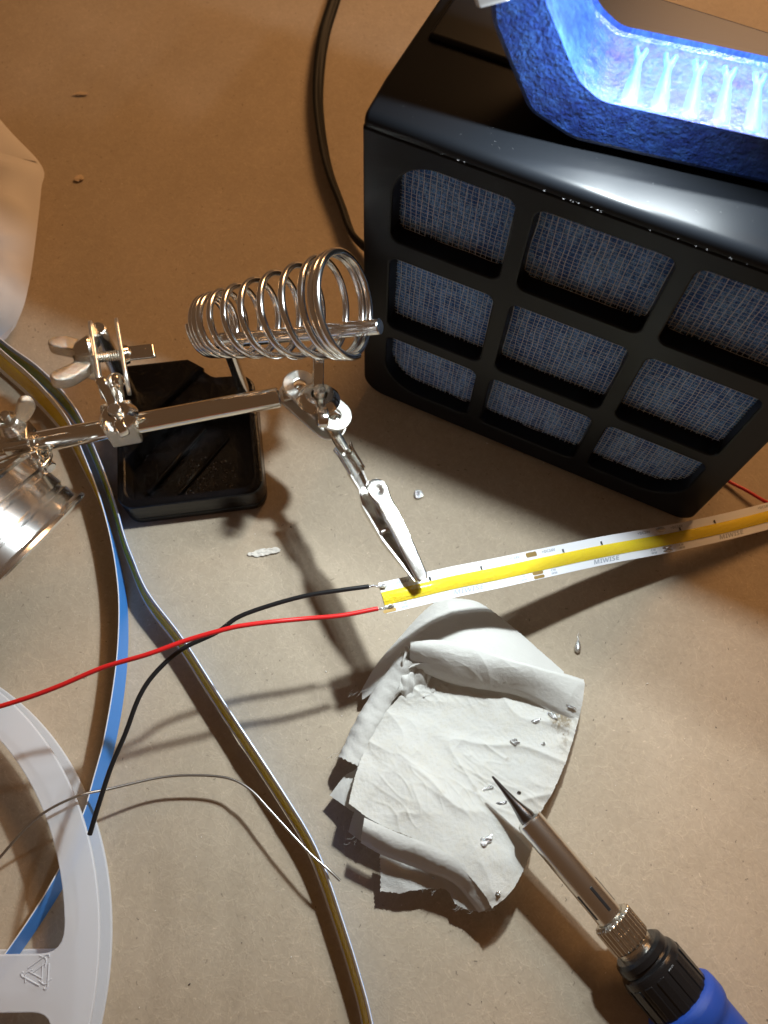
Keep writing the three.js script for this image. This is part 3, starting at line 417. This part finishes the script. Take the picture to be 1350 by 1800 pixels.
standing('led strip with blue backing standing on edge, running into the white reel',
  [[-210, -215], [-180, -194], [-155.6, -173.1], [-139.1, -160], [-123.5, -144.3], [-113.2, -127.9], [-103.4, -109.8], [-96, -92.4], [-90.8, -75.8], [-87.9, -59.8], [-86.6, -44.5], [-86.3, -26.3, 10.4], [-87.2, -14.1, 10.8], [-88.2, -4, 11.2], [-93, 13.9, 11.4], [-102.2, 33.2, 11.4], [-116, 56, 11.4], [-130, 76, 11.4]],
  (u) => -5.5 * (1 - smooth(0.25, 0.56, u)) + 0.8 * smooth(0.5, 0.65, u), (u) => 0.4 + 1.3 * smooth(0.64, 0.72, u), -1);
standing('led strip on edge with dark yellow side, curving past the paper towel',
  [[-212, -220], [-182, -199], [-156.3, -177.5], [-137.4, -164.5], [-121, -148.5], [-108.6, -129], [-98.7, -110.5], [-92.6, -96.9], [-88.6, -89.5], [-80.6, -76.3], [-66.4, -61], [-49.6, -40.3], [-25.8, -11.5], [-14.6, 3.9], [-4.5, 25.1], [1.4, 39.3], [4.3, 47.6], [8, 62], [10, 80]],
  (u) => -3.4, () => 0.4, -1);

// ------------------------------------------------------------------ white reel
{
  const cx = -175.7, cz = 46.3, R = 101, o = thing('plastic_reel', 'translucent white plastic reel with open spokes in the corner', 'reel', [cx, 0, cz]);
  const flange = (y, th) => {
    const s = new THREE.Shape(); s.absarc(0, 0, R, 0, Math.PI * 2);
    for (let k = 0; k < 3; k++) {                                     // three windows between three spokes
      const mid = k * (Math.PI * 2 / 3) + Math.PI / 3 + 0.06, half = Math.PI / 3, hw = 7.2, ro = 91, ri = 34, rc = 7, pts = [];
      const ao = half - Math.asin(hw / ro), ai = half - Math.asin(hw / ri), P = (r, a) => [r * Math.cos(mid + a), r * Math.sin(mid + a)], corners = [];
      for (let i = 0; i <= 40; i++) corners.push(P(ro, -ao + (2 * ao * i) / 40)); for (let i = 0; i <= 20; i++) corners.push(P(ri, ai - (2 * ai * i) / 20));
      const n = corners.length; for (let i = 0; i < n; i++) { const p = corners[i], sharp = i === 0 || i === 40 || i === 41 || i === n - 1; if (!sharp) { if ([1, 39, n - 2, 42].includes(i)) continue; pts.push(p); continue; }
        const a = corners[(i + n - 1) % n], c = corners[(i + 1) % n], cut = (q) => { const l = Math.hypot(q[0] - p[0], q[1] - p[1]), kk = Math.min(rc, l) / l; return [p[0] + (q[0] - p[0]) * kk, p[1] + (q[1] - p[1]) * kk]; };
        const A = cut(i === 40 || i === n - 1 ? corners[(i + n - 2) % n] : a), C = cut(i === 0 || i === 41 ? corners[(i + 2) % n] : c); for (let t = 0; t <= 6; t++) { const w = t / 6; pts.push([A[0] * (1 - w) ** 2 + 2 * p[0] * w * (1 - w) + C[0] * w * w, A[1] * (1 - w) ** 2 + 2 * p[1] * w * (1 - w) + C[1] * w * w]); } }
      s.holes.push(new THREE.Path(pts.reverse().map((p) => new THREE.Vector2(...p))));
    }
    const ho = new THREE.Path(); ho.absarc(0, 0, 10, 0, Math.PI * 2, true); s.holes.push(ho);
    const g = plate(s, th, 0.35, new THREE.Matrix4().makeTranslation(cx, y, cz).multiply(new THREE.Matrix4().makeRotationX(-Math.PI / 2)), 90); return g;
  };
  part('lower_flange', flange(0.1, 1.3), M.reel, o);
  const uf = part('upper_flange', flange(12, 1.3), M.reel, o);
  part('hub', lathe([[28, 1.4], [30, 1.4], [30, 12], [28, 12], [28, 1.4]], V(cx, 0, cz), V(0, 1, 0), 60), M.reel, o);
  // raised recycling triangle of three folded arrows
  const rc = V(-91.6, 13.45, 38.6), list = [];
  const tri = [0, 1, 2].map((k) => [rc.x + 5.4 * Math.cos(k * 2.0944 - 1.2), rc.z + 5.4 * Math.sin(k * 2.0944 - 1.2)]);
  for (let k = 0; k < 3; k++) { const a = tri[k], b = tri[(k + 1) % 3], c = tri[(k + 2) % 3], L = (t, q = [0, 0]) => V(a[0] + (b[0] - a[0]) * t + q[0], rc.y, a[1] + (b[1] - a[1]) * t + q[1]), M2 = (t) => V(b[0] + (c[0] - b[0]) * t, rc.y, b[1] + (c[1] - b[1]) * t); const n = [(b[1] - a[1]) / 9, -(b[0] - a[0]) / 9];
    list.push(tube([L(0.30), L(0.55), L(0.78)], 0.22, 10, 6)); list.push(tube([L(0.30, [-n[0] * 1.7, -n[1] * 1.7]), L(0.55, [-n[0] * 1.7, -n[1] * 1.7]), L(0.78, [-n[0] * 1.7, -n[1] * 1.7])], 0.16, 10, 6)); list.push(tube([L(0.78), L(0.9), M2(0.06), M2(0.12)], 0.22, 12, 6)); list.push(tube([L(0.72, [n[0] * 0.9, n[1] * 0.9]), L(0.84, [-n[0] * 0.8, -n[1] * 0.8]), L(0.72, [-n[0] * 2.4, -n[1] * 2.4])], 0.18, 10, 6)); }
  part('recycling_mark', merge(list), M.reel, uf);
}

// ------------------------------------------------------------------ crumpled paper towel
const towelMeshes = [];
{
  const t = thing('paper_towel', 'crumpled folded white paper towel with solder crumbs on it', 'paper towel', [28, 0, -25]);
  const coons = (T, B, L, R) => { const [a, b, l, r] = [T, B, L, R].map((p) => curve(p)); const p00 = a.getPoint(0), p10 = a.getPoint(1), p01 = b.getPoint(0), p11 = b.getPoint(1); return (u, v) => { const p = V(0, 0, 0); p.addScaledVector(a.getPointAt(u), 1 - v).addScaledVector(b.getPointAt(u), v).addScaledVector(l.getPointAt(v), 1 - u).addScaledVector(r.getPointAt(v), u); p.addScaledVector(p00, -(1 - u) * (1 - v)).addScaledVector(p10, -u * (1 - v)).addScaledVector(p01, -(1 - u) * v).addScaledVector(p11, -u * v); return p; }; };
  const line = (a, b, mid) => (mid ? [a, mid, b] : [a, b.map((q, i) => a[i] + (q - a[i]) * 0.5), b]);
  // crease field: ridged noise stretched along a direction
  const wr = (x, z, dir, fx, fz, k) => { const c = Math.cos(dir), sn = Math.sin(dir), warp = 9 * nz(x * 0.025, z * 0.025, k + 4), u = x * c + z * sn, w = -x * sn + z * c + warp; const ridge = (n) => Math.pow(Math.max(0, 1 - Math.abs(n) * 4.5), 2); return 1.0 * nz(u * fx, w * fz, k) + 0.34 * nz(u * fx * 2.6 + 3, w * fz * 2.0, k + 7) + 0.42 * ridge(nz(u * 0.03, w * 0.05, k + 9)) + 0.36 * ridge(nz(x * 0.045 + 5, z * 0.05, k + 15)) * (0.5 + nz(x * 0.05, z * 0.05, k + 21)) + (0.20 * ridge(nz(u * 0.05 + 9, w * 0.13, k + 31)) + 0.10 * ridge(nz(u * 0.1 + 2, w * 0.24, k + 33))) * smooth(-0.15, 0.35, nz(x * 0.05, z * 0.05, k + 41)) + 0.05 * nz(u * 0.2, w * 0.4, k + 11); };
  const add = (name, fn, amp, dir, fx, fz, k, nu, nv, fray = 0, th = 0.5, shape) => { const g = sheet((u, v) => { const p = fn(u, v); if (shape) p.y += shape(u, v); p.y += amp * wr(p.x, p.z, dir, fx, fz, k); p.y += 0.07 * nz(p.x * 0.9, p.z * 0.9, k); const e = Math.min(u, 1 - u, v, 1 - v); if (fray && e < 0.001) { p.x += fray * nz(p.x * 1.7, p.z * 1.7, k + 2) + 0.5 * fray * (rnd() - 0.5); p.z += fray * nz(p.x * 1.6, p.z * 1.9, k + 6) + 0.5 * fray * (rnd() - 0.5); } p.y = Math.max(p.y, 0.5); return p; }, nu, nv, th); const m = part(name, g, name === 'main_fold' ? M.towelStained : M.towel, t); towelMeshes.push(m); return m; };
  const back = [[-4.4, 3, -47.7], [0.7, 4, -57], [7.2, 5, -65.2], [14.9, 6, -74.5], [20.6, 7, -79.1], [26.7, 7.5, -80.2], [35.8, 7, -78.9], [46.9, 6, -71.7], [56.9, 5, -63.6], [64.6, 5, -56.9]];
  add('back_fold', coons(back, [[-4, 5, -44], [13, 17, -54], [30, 19, -57], [48, 14.5, -53], [62, 9.5, -50]], line(back[0], [-4, 5, -44]), line(back[9], [62, 9.5, -50])), 1.0, 0.3, 0.03, 0.09, 1, 150, 90, 0.15, 0.22, (u, v) => 2.6 * Math.sin(Math.PI * clamp(v)) * Math.sin(Math.PI * u));
  const flU = [[10.8, 20, -61.3], [20.5, 22, -61.7], [30.8, 21.5, -60.6], [40.3, 20, -58.2], [52, 17, -56.1], [62, 13.5, -55], [70.5, 9.5, -53.9]], flL = [[10.9, 15, -54.6], [18.5, 15, -51.6], [26.1, 14, -49.4], [37.6, 12.5, -48.2], [47.3, 11, -47.4], [57, 9.2, -44], [67.6, 7.6, -38.5]];
  add('top_fold', coons(flU, flL, line(flU[0], flL[0]), line(flU[6], flL[6])), 1.0, 0.32, 0.04, 0.11, 11, 180, 64, 0.12, 0.22, (u, v) => 3.2 * Math.sin(Math.PI * clamp(v * 1.15)) * (1 - 0.55 * u) - 1.6 * smooth(0.85, 1, v) - 1.5 * smooth(0.12, 0, v));
  const mT = [[12.3, 11, -49.2], [22.8, 9.5, -52.5], [36.4, 8.5, -52], [48, 7.5, -50.5], [57.7, 7, -48], [68.6, 7.5, -43]], mR = [[68.6, 7.5, -43], [64.6, 7.5, -30.4], [59.3, 7.5, -18.8], [54.2, 8.5, -10.5], [50.9, 10.5, -0.8], [47, 11.5, 7.3], [43.5, 11.5, 12.1], [38.3, 11.5, 16.5]], mL = [[12.3, 11, -49.2], [3, 10.5, -38], [-2, 11, -27.5], [-4.6, 13, -19.6], [-6.3, 14, -10.7]], mB = [[-6.3, 14, -10.7], [2.3, 14.2, -5.7], [16.4, 14.2, -0.8], [26.9, 14, 4.3], [35.6, 12.6, 12.4], [38.3, 11.5, 16.5]];
  add('main_fold', coons(mT, mB, mL, mR), 1.7, 0.55, 0.03, 0.05, 21, 240, 220, 0.22, 0.22, (u, v) => -1.8 * Math.sin(Math.PI * u) * Math.exp(-(((v - 0.25) / 0.2) ** 2)) + 0.9 * Math.sin(Math.PI * u) * Math.sin(Math.PI * v));
  const lU = [[-1.2, 14.4, -6.8], [9.3, 15, -3], [21.5, 15, 0.8], [32, 13.6, 6.2], [41.5, 11, 14.2]], lL = [[-1.9, 9.5, 0.3], [5.4, 10, 3.6], [17.7, 10, 7.2], [27.3, 9, 10.4], [35, 7.6, 18]];
  add('lower_roll', coons(lU, lL, line(lU[0], lL[0]), line(lU[4], lL[4])), 0.8, 0.4, 0.03, 0.16, 31, 150, 50, 0.12, 0.22, (u, v) => 2.2 * Math.sin(Math.PI * clamp(v * 1.1)) * (1 - 0.5 * u) - 1.2 * smooth(0.85, 1, v));
  const bU = [[4.2, 6.5, 2.2], [16.9, 7.5, 4.8], [27.5, 7.5, 9.1], [36.2, 7.5, 12.6]], bL = [[5, 5, 13.6], [10.4, 5.2, 13.9], [17.3, 6, 12.6], [25.1, 6, 12.4], [28.4, 5.6, 16.2], [34, 5.6, 17.8], [40, 7, 17.2]];
  add('bottom_fold', coons(bU, bL, line(bU[0], bL[0]), line(bU[3], bL[6])), 0.8, 0.3, 0.04, 0.14, 41, 110, 34, 0.5, 0.35);
  const uA = [[-2.3, 5.5, -23.8], [-5.6, 5.6, -21], [-8.4, 5.6, -19.1], [-12.7, 5, -13.2]], uB = [[4, 7, -14], [0, 7, -11], [-2.4, 7, -9.4], [-5, 6.6, -8.6]];
  add('side_fold', coons(uA, uB, line(uA[0], uB[0]), line(uA[3], uB[3])), 0.7, 1.1, 0.05, 0.12, 51, 40, 40, 0.12, 0.3);
  const vA = [[-3.6, 6, -11], [-5, 5.5, -7], [-6, 5, -2.6]], vB = [[3, 7.5, -7], [2, 7, -3], [-1, 6.4, 0.4]];
  add('side_fold', coons(vA, vB, line(vA[0], vB[0]), line(vA[2], vB[2])), 0.5, 0.8, 0.06, 0.14, 61, 36, 36, 0.15, 0.3);
  // rolled left edge: a spiral swept along its length
  const rc = curve([[-6.4, 7.6, -23.4], [-2.4, 8.6, -33.2], [2.6, 9.8, -43.4], [7.4, 12, -51.2], [11, 14.5, -56.6]]);
  const roll = sheet((u, v) => { const p = rc.getPointAt(u), d = rc.getTangentAt(u), s = V(0, 1, 0).cross(d).normalize(), n = d.clone().cross(s), a = -2.4 + v * 8.2, r = (5.4 - 1.9 * v) * (1 - 0.25 * u) + 0.7 * nz(u * 5, v * 4, 71) + 0.35 * nz(u * 16, v * 7, 77); const e = u < 0.001 ? 0.5 * (rnd() - 0.5) : 0; return p.addScaledVector(s, r * Math.cos(a) * 0.95).addScaledVector(n, r * Math.sin(a) * 0.85).addScaledVector(d, e); }, 80, 80, 0.25);
  towelMeshes.push(part('rolled_edge', roll, M.towel, t));
  // twist where the folds meet
  const tw = sheet((u, v) => { const x = 9 + 12 * v + 1.2 * nz(u * 4, v * 6, 81), z = -60 + 15 * u + 2 * nz(u * 3, v * 4, 83); return V(x - 2 * u, 19 - 6.5 * u - 4.5 * v + 1.6 * nz(u * 5, v * 7, 85) + 1.0 * Math.sin(u * 9 + v * 5), z - 1.5 * v); }, 50, 50, 0.25);
  towelMeshes.push(part('twisted_fold', tw, M.towel, t));
  // loose fibres on the torn edges
  const fl = []; const tips = [[[-5.5, 8, -45.5], 9], [[-10.5, 5, -25.5], 5], [[-3, 8, 0.5], 5], [[20, 6, 12.6], 8], [[31, 6, 17.4], 8]];
  for (const [c, n] of tips) for (let i = 0; i < n; i++) { const p = V(c[0] + rr(-5, 5) * 0.6, c[1] + rr(-1, 1), c[2] + rr(-1.2, 1.0)), q = p.clone().add(V(rr(-1.6, 0.6), rr(-0.6, 0.7), rr(-0.3, 1.2))); fl.push(tube([p.clone().add(V(0.8, 0, -0.8)), p, q], 0.03, 6, 4, false)); }
  const f = part('loose_fibres', merge(fl), M.towel, t); f.userData.kind = 'stuff';
}
scene.updateMatrixWorld(true);
const caster = new THREE.Raycaster();
function towelTop(x, z) { caster.set(V(x * MM, 0.2, z * MM), V(0, -1, 0)); const hit = caster.intersectObjects(towelMeshes, false)[0]; return hit ? hit.point.y / MM : 0; }

// ------------------------------------------------------------------ soldering iron
{
  const tip = V(37.3, 20.5, -20.4), g0 = V(89.6, 14.6, 35.2), d = g0.clone().sub(tip).normalize(), o = thing('soldering_iron', 'soldering iron with blue grip, steel barrel and pointed tip', 'soldering iron', [89.6, 0, 35.2]);
  const at = (s) => tip.clone().addScaledVector(d, s);
  part('tip', lathe([[0, 0], [0.32, 0.15], [0.55, 2], [0.75, 5], [1.35, 10], [2.0, 13], [2.5, 15], [2.6, 17.5], [0, 17.5]], at(0), d, 30, 0.6), M.darkSteel, o);
  const barrel = part('barrel', lathe([[2.7, 0.6], [3.6, 0], [4.1, 0.5], [4.2, 1.2], [4.2, 36.5], [0, 36.5]], at(16), d, 44), M.steel, o);
  for (const a of [0.2, 1.45, 2.7, 3.95, 5.2]) { const sl = new RoundedBoxGeometry(8.2, 0.5, 1.0, 3, 0.24), X = d, u = V(0, 1, 0).cross(d).normalize(), w = d.clone().cross(u), n = u.clone().multiplyScalar(Math.cos(a)).addScaledVector(w, Math.sin(a)); sl.applyMatrix4(new THREE.Matrix4().makeBasis(X, n, X.clone().cross(n)).setPosition(at(44.6).addScaledVector(n, 4.06))); part('vent_slot', sl, M.chip, barrel); }
  // knurled nut
  const kn = (u, v) => { const a = v * Math.PI * 2, prof = u < 0.08 ? 4.8 + (u / 0.08) * 1.1 : u > 0.93 ? 5.9 - ((u - 0.93) / 0.07) * 1.0 : 5.9, r = prof + (u > 0.06 && u < 0.95 ? 0.26 * Math.sin(a * 26) : 0); const X = V(0, 1, 0).cross(d).normalize(), Y = d.clone().cross(X); return at(51.2 + 9 * u).addScaledVector(X, r * Math.cos(a)).addScaledVector(Y, r * Math.sin(a)); };
  part('retaining_nut', merge([sheet(kn, 24, 360, 0.3), lathe([[4.3, 0], [5.1, 0], [5.1, 0.3], [4.3, 0.3]], at(51.2), d, 40)]), M.nickelWorn, o);
  part('sleeve', lathe([[4.2, 0], [5.6, 0], [5.6, 3.4], [0, 3.4]], at(60), d, 40), M.nickelWorn, o);
  const col = part('collar', lathe([[5.4, 0], [7.2, 0], [8.2, 0.8], [8.4, 2.6], [7.8, 3.1], [8.0, 3.7], [9.2, 4.2], [9.6, 5.2], [9.7, 17], [0, 17]], at(61.8), d, 60), M.blackGloss, o);
  for (let k = 0; k < 14; k++) { const a = (k / 14) * Math.PI * 2, u = V(0, 1, 0).cross(d).normalize(), w = d.clone().cross(u), n = u.clone().multiplyScalar(Math.cos(a)).addScaledVector(w, Math.sin(a)), r = new RoundedBoxGeometry(10.4, 0.7, 2.6, 3, 0.3); r.applyMatrix4(new THREE.Matrix4().makeBasis(d, n, d.clone().cross(n)).setPosition(at(73.2).addScaledVector(n, 9.6))); part('collar_rib', r, M.blackGloss, col); }
  part('grip', lathe([[9.4, 0], [10.8, 0.2], [11.5, 0.9], [11.7, 2.2], [11.7, 5.4], [11.3, 6.8], [10.7, 7.8], [10.5, 9.4], [10.4, 20], [10.4, 60], [10, 90], [9, 96], [0, 97]], at(78.2), d, 60, 0.9), M.blueGrip, o);
}

// ------------------------------------------------------------------ solder wire and loose bits
single('solder_wire', tube([[-150, 16, 60], [-128, 18, 38], [-110.3, 18, 12.9], [-100.1, 18, -1.2], [-89.9, 17, -8.2], [-79.6, 13, -11.7], [-66.9, 9.5, -15.6], [-56.4, 8.5, -16.9], [-45.5, 8.5, -16.6], [-37.8, 9, -13.5], [-29.8, 10, -6.8], [-18.1, 11, 3.3], [-11.6, 11.5, 8], [-7.6, 11, 11.1]], 0.42, 160, 10), M.solderWire, 'thin grey solder wire arching across from the white reel', 'solder wire', [-56, 0, -10]);
single('loose_wire', tube([[126, 1.2, -140], [133.3, 1.4, -134.9], [139, 2.4, -131], [146, 3, -126], [160, 3, -119], [185, 2, -108]], 0.7, 60, 10), M.redWire, 'short red wire lying behind the led strip beside the black box', 'wire', [146, 0, -126]);
function crumb(r, sx, sy, sz, turn, lump, k) { const g = new THREE.IcosahedronGeometry(r, 4), p = g.attributes.position; for (let i = 0; i < p.count; i++) { const v = V(p.getX(i), p.getY(i), p.getZ(i)), n = 1 + lump * nz(v.x / r * 1.3 + k, v.y / r * 1.3, v.z / r * 1.3 + k); v.multiplyScalar(n); p.setXYZ(i, v.x * sx, v.y * sy, v.z * sz); } g.computeVertexNormals(); g.rotateY(turn); return g; }
const crumbs = [
  [46.8, -32.4, 1.2, 1.3, 0.8, 0.9, 0.5, 0.7, 'shiny solder lump on the towel above the iron tip'],
  [56.2, -32.3, 0.7, 1.1, 0.7, 1, 0, 0.6, 'small pale solder speck near the right edge of the towel'],
  [37.2, -17.4, 0.75, 3.4, 0.5, 0.8, -0.45, 0.9, 'thin solder sliver on the towel just left of the iron tip'],
  [41.5, -13.2, 0.7, 3.6, 0.5, 0.7, -0.25, 0.9, 'dark ended solder sliver beside the iron tip'],
  [36.2, -2.2, 1.3, 1.7, 0.7, 0.9, -0.5, 0.9, 'solder lump with a flat tail in the lower towel'],
  [40.0, 12.2, 0.8, 1.2, 0.9, 1, 0.3, 0.5, 'solder balls at the bottom right tip of the towel'],
  [21, 9.2, 0.5, 1, 0.9, 1, 0, 0.2, 'tiny round solder ball on the bottom flap of the towel'],
  [65.1, -44.2, 0.8, 2.4, 0.6, 0.7, 0.35, 0.9, 'solder sliver nearest the right corner of the towel'],
  [59.7, -41.6, 1.0, 2.0, 0.6, 0.8, 0.75, 0.9, 'bright solder flake in the dark towel wrinkles'],
  [54, -39.6, 0.8, 2.2, 0.6, 0.8, -0.3, 0.9, 'solder flake leftmost in the dark towel wrinkles'],
  [47.6, -16.8, 0.55, 1.3, 0.7, 0.9, 0.2, 0.8, 'small grey solder bit right of the iron tip'],
];
crumbs.forEach(([x, z, r, sx, sy, sz, t, lump, label], i) => { const y = towelTop(x, z) + r * sy * 0.6; r *= 0.82; const g = crumb(r, sx, sy, sz, -t, lump, i * 3.1); g.translate(x, y, z); single('solder_crumb', g, i === 3 || i === 10 ? M.darkSteel : M.solder, label, 'solder', [x, y - r * sy, z], 'solder crumbs on the paper towel'); });
{ const g = crumb(1.75, 1, 0.4, 1.0, 0, 0.35, 60); g.translate(12.7, 0.6, -123.1); single('solder_blob', g, M.solder, 'flat round solder blob on the cardboard near the alligator clip', 'solder', [12.7, 0, -123.1]); }
{ const g = lathe([[0, -5.2], [0.12, -4], [0.25, -2.4], [0.9, -1], [1.25, 0.4], [1.0, 1.7], [0, 2.5]], V(71, 0.7, -67.2), V(-0.1, 0, 1), 20, 1.2); single('solder_blob', g, M.solder, 'teardrop solder blob on the cardboard right of the towel', 'solder', [71, 0, -67.2]); }
{ const g = sheet((u, v) => V(-49.4 + 11.8 * u, 0.25 + 0.5 * nz(u * 6, v * 3, 90) * (u > 0.1 ? 1 : 0) + 0.5 * v * u, -95.3 - 2.5 * u + (v - 0.5) * (2.4 + 1.2 * nz(u * 4, 3)) * Math.pow(Math.sin(Math.PI * clamp(u * 0.96 + 0.02)), 0.4) + 0.5 * nz(u * 9, v * 2, 92)), 40, 8, 0.25); single('paper_scrap', g, M.scrap, 'torn white paper sliver on the cardboard left of the clip', 'paper scrap', [-43.4, 0, -97]); }
{ const g = crumb(1.7, 1.1, 0.3, 0.9, 0.3, 0.8, 71); g.translate(-147.7, 0.6, -273.6); single('cardboard_crumb', g, std(0.62, 0.48, 0.33, 0.9), 'pale crumb of torn cardboard beside the plastic bag', 'crumb', [-147.7, 0, -273.6]); }
{ const g = crumb(1.7, 1.6, 0.14, 0.7, 0.2, 0.8, 75); g.translate(-158, 0.4, -328); single('cardboard_crumb', g, std(0.55, 0.42, 0.28, 0.9), 'flat flake of cardboard lifted from the sheet at upper left', 'crumb', [-158, 0, -328]); }
{ // loose dust specks, too many to count
  const im = new THREE.InstancedMesh(new THREE.IcosahedronGeometry(0.001, 0), std(1, 1, 1, 0.6), 420), m = new THREE.Matrix4(), q = new THREE.Quaternion(), c = new THREE.Color();
  for (let i = 0; i < 420; i++) { const big = rnd() < 0.1 ? 0.24 : 0.15, s = rr(0.4, 1) * big; q.setFromEuler(new THREE.Euler(0, rnd() * 6, 0)); m.compose(V(rr(-190, 150) * MM, 0.02 * MM, rr(-300, 60) * MM), q, V(s * rr(1, 2.2), s * 0.6, s)); im.setMatrixAt(i, m); const t = rnd(); if (t < 0.5) c.setRGB(0.75, 0.72, 0.66); else c.setRGB(0.05, 0.04, 0.035); im.setColorAt(i, c); }
  im.name = 'dust_specks'; im.userData = { kind: 'stuff', label: 'fine light and dark dust specks scattered on the cardboard', category: 'dust' }; scene.add(im);
}
// ------------------------------------------------------------------ plastic bag at the left edge
{
  const o = thing('plastic_bag', 'cloudy translucent plastic bag with a folded corner at the left edge', 'plastic bag', [-185, 0, -235]);
  const E = curve([[-215, 20, -335], [-181.7, 17, -290.5], [-158.5, 14, -266.6], [-155.2, 14, -252], [-151.5, 13, -221.4], [-150.0, 12, -201], [-152, 9, -189.4], [-158, 5, -182.4], [-180, 2, -176]]);
  part('film', sheet((u, v) => { const p = E.getPointAt(u), w = V(-70, 6, 10 - 30 * u).multiplyScalar(v); const q = p.clone().add(w); q.y += 5 * Math.sin(Math.PI * clamp(v * 1.2)) + 2.6 * (1 - Math.abs(nz(q.x * 0.03, q.z * 0.035, 95)) * 2.5) * smooth(0, 0.2, v) + (u > 0.72 ? 2.4 * nz(q.x * 0.09, q.z * 0.1, 97) * smooth(0, 0.1, v) : 0); return q; }, 90, 50, 0.15), M.bag, o);
  part('folded_flap', sheet((u, v) => { const a = V(-182.4, 18.5, -290), b = V(-159.4, 15.2, -267.2), c = V(-184, 23, -262.5), p = a.clone().lerp(b, u).lerp(c.clone().lerp(b, u), v); p.y += 1.2 * Math.sin(Math.PI * v) * (1 - u); return p; }, 24, 16, 0.15), M.bag, o);
  part('under_film', sheet((u, v) => { const p = E.getPointAt(u); return V(p.x - 2 - 66 * v, Math.max(0.6, p.y * (0.85 - 1.6 * v)), p.z + 3 - 8 * u * v); }, 60, 30, 0.15), M.bag, o);
}
scene.traverse((m) => { if (m.isMesh) { m.castShadow = true; m.receiveShadow = true; } });
renderer.render(scene, camera);
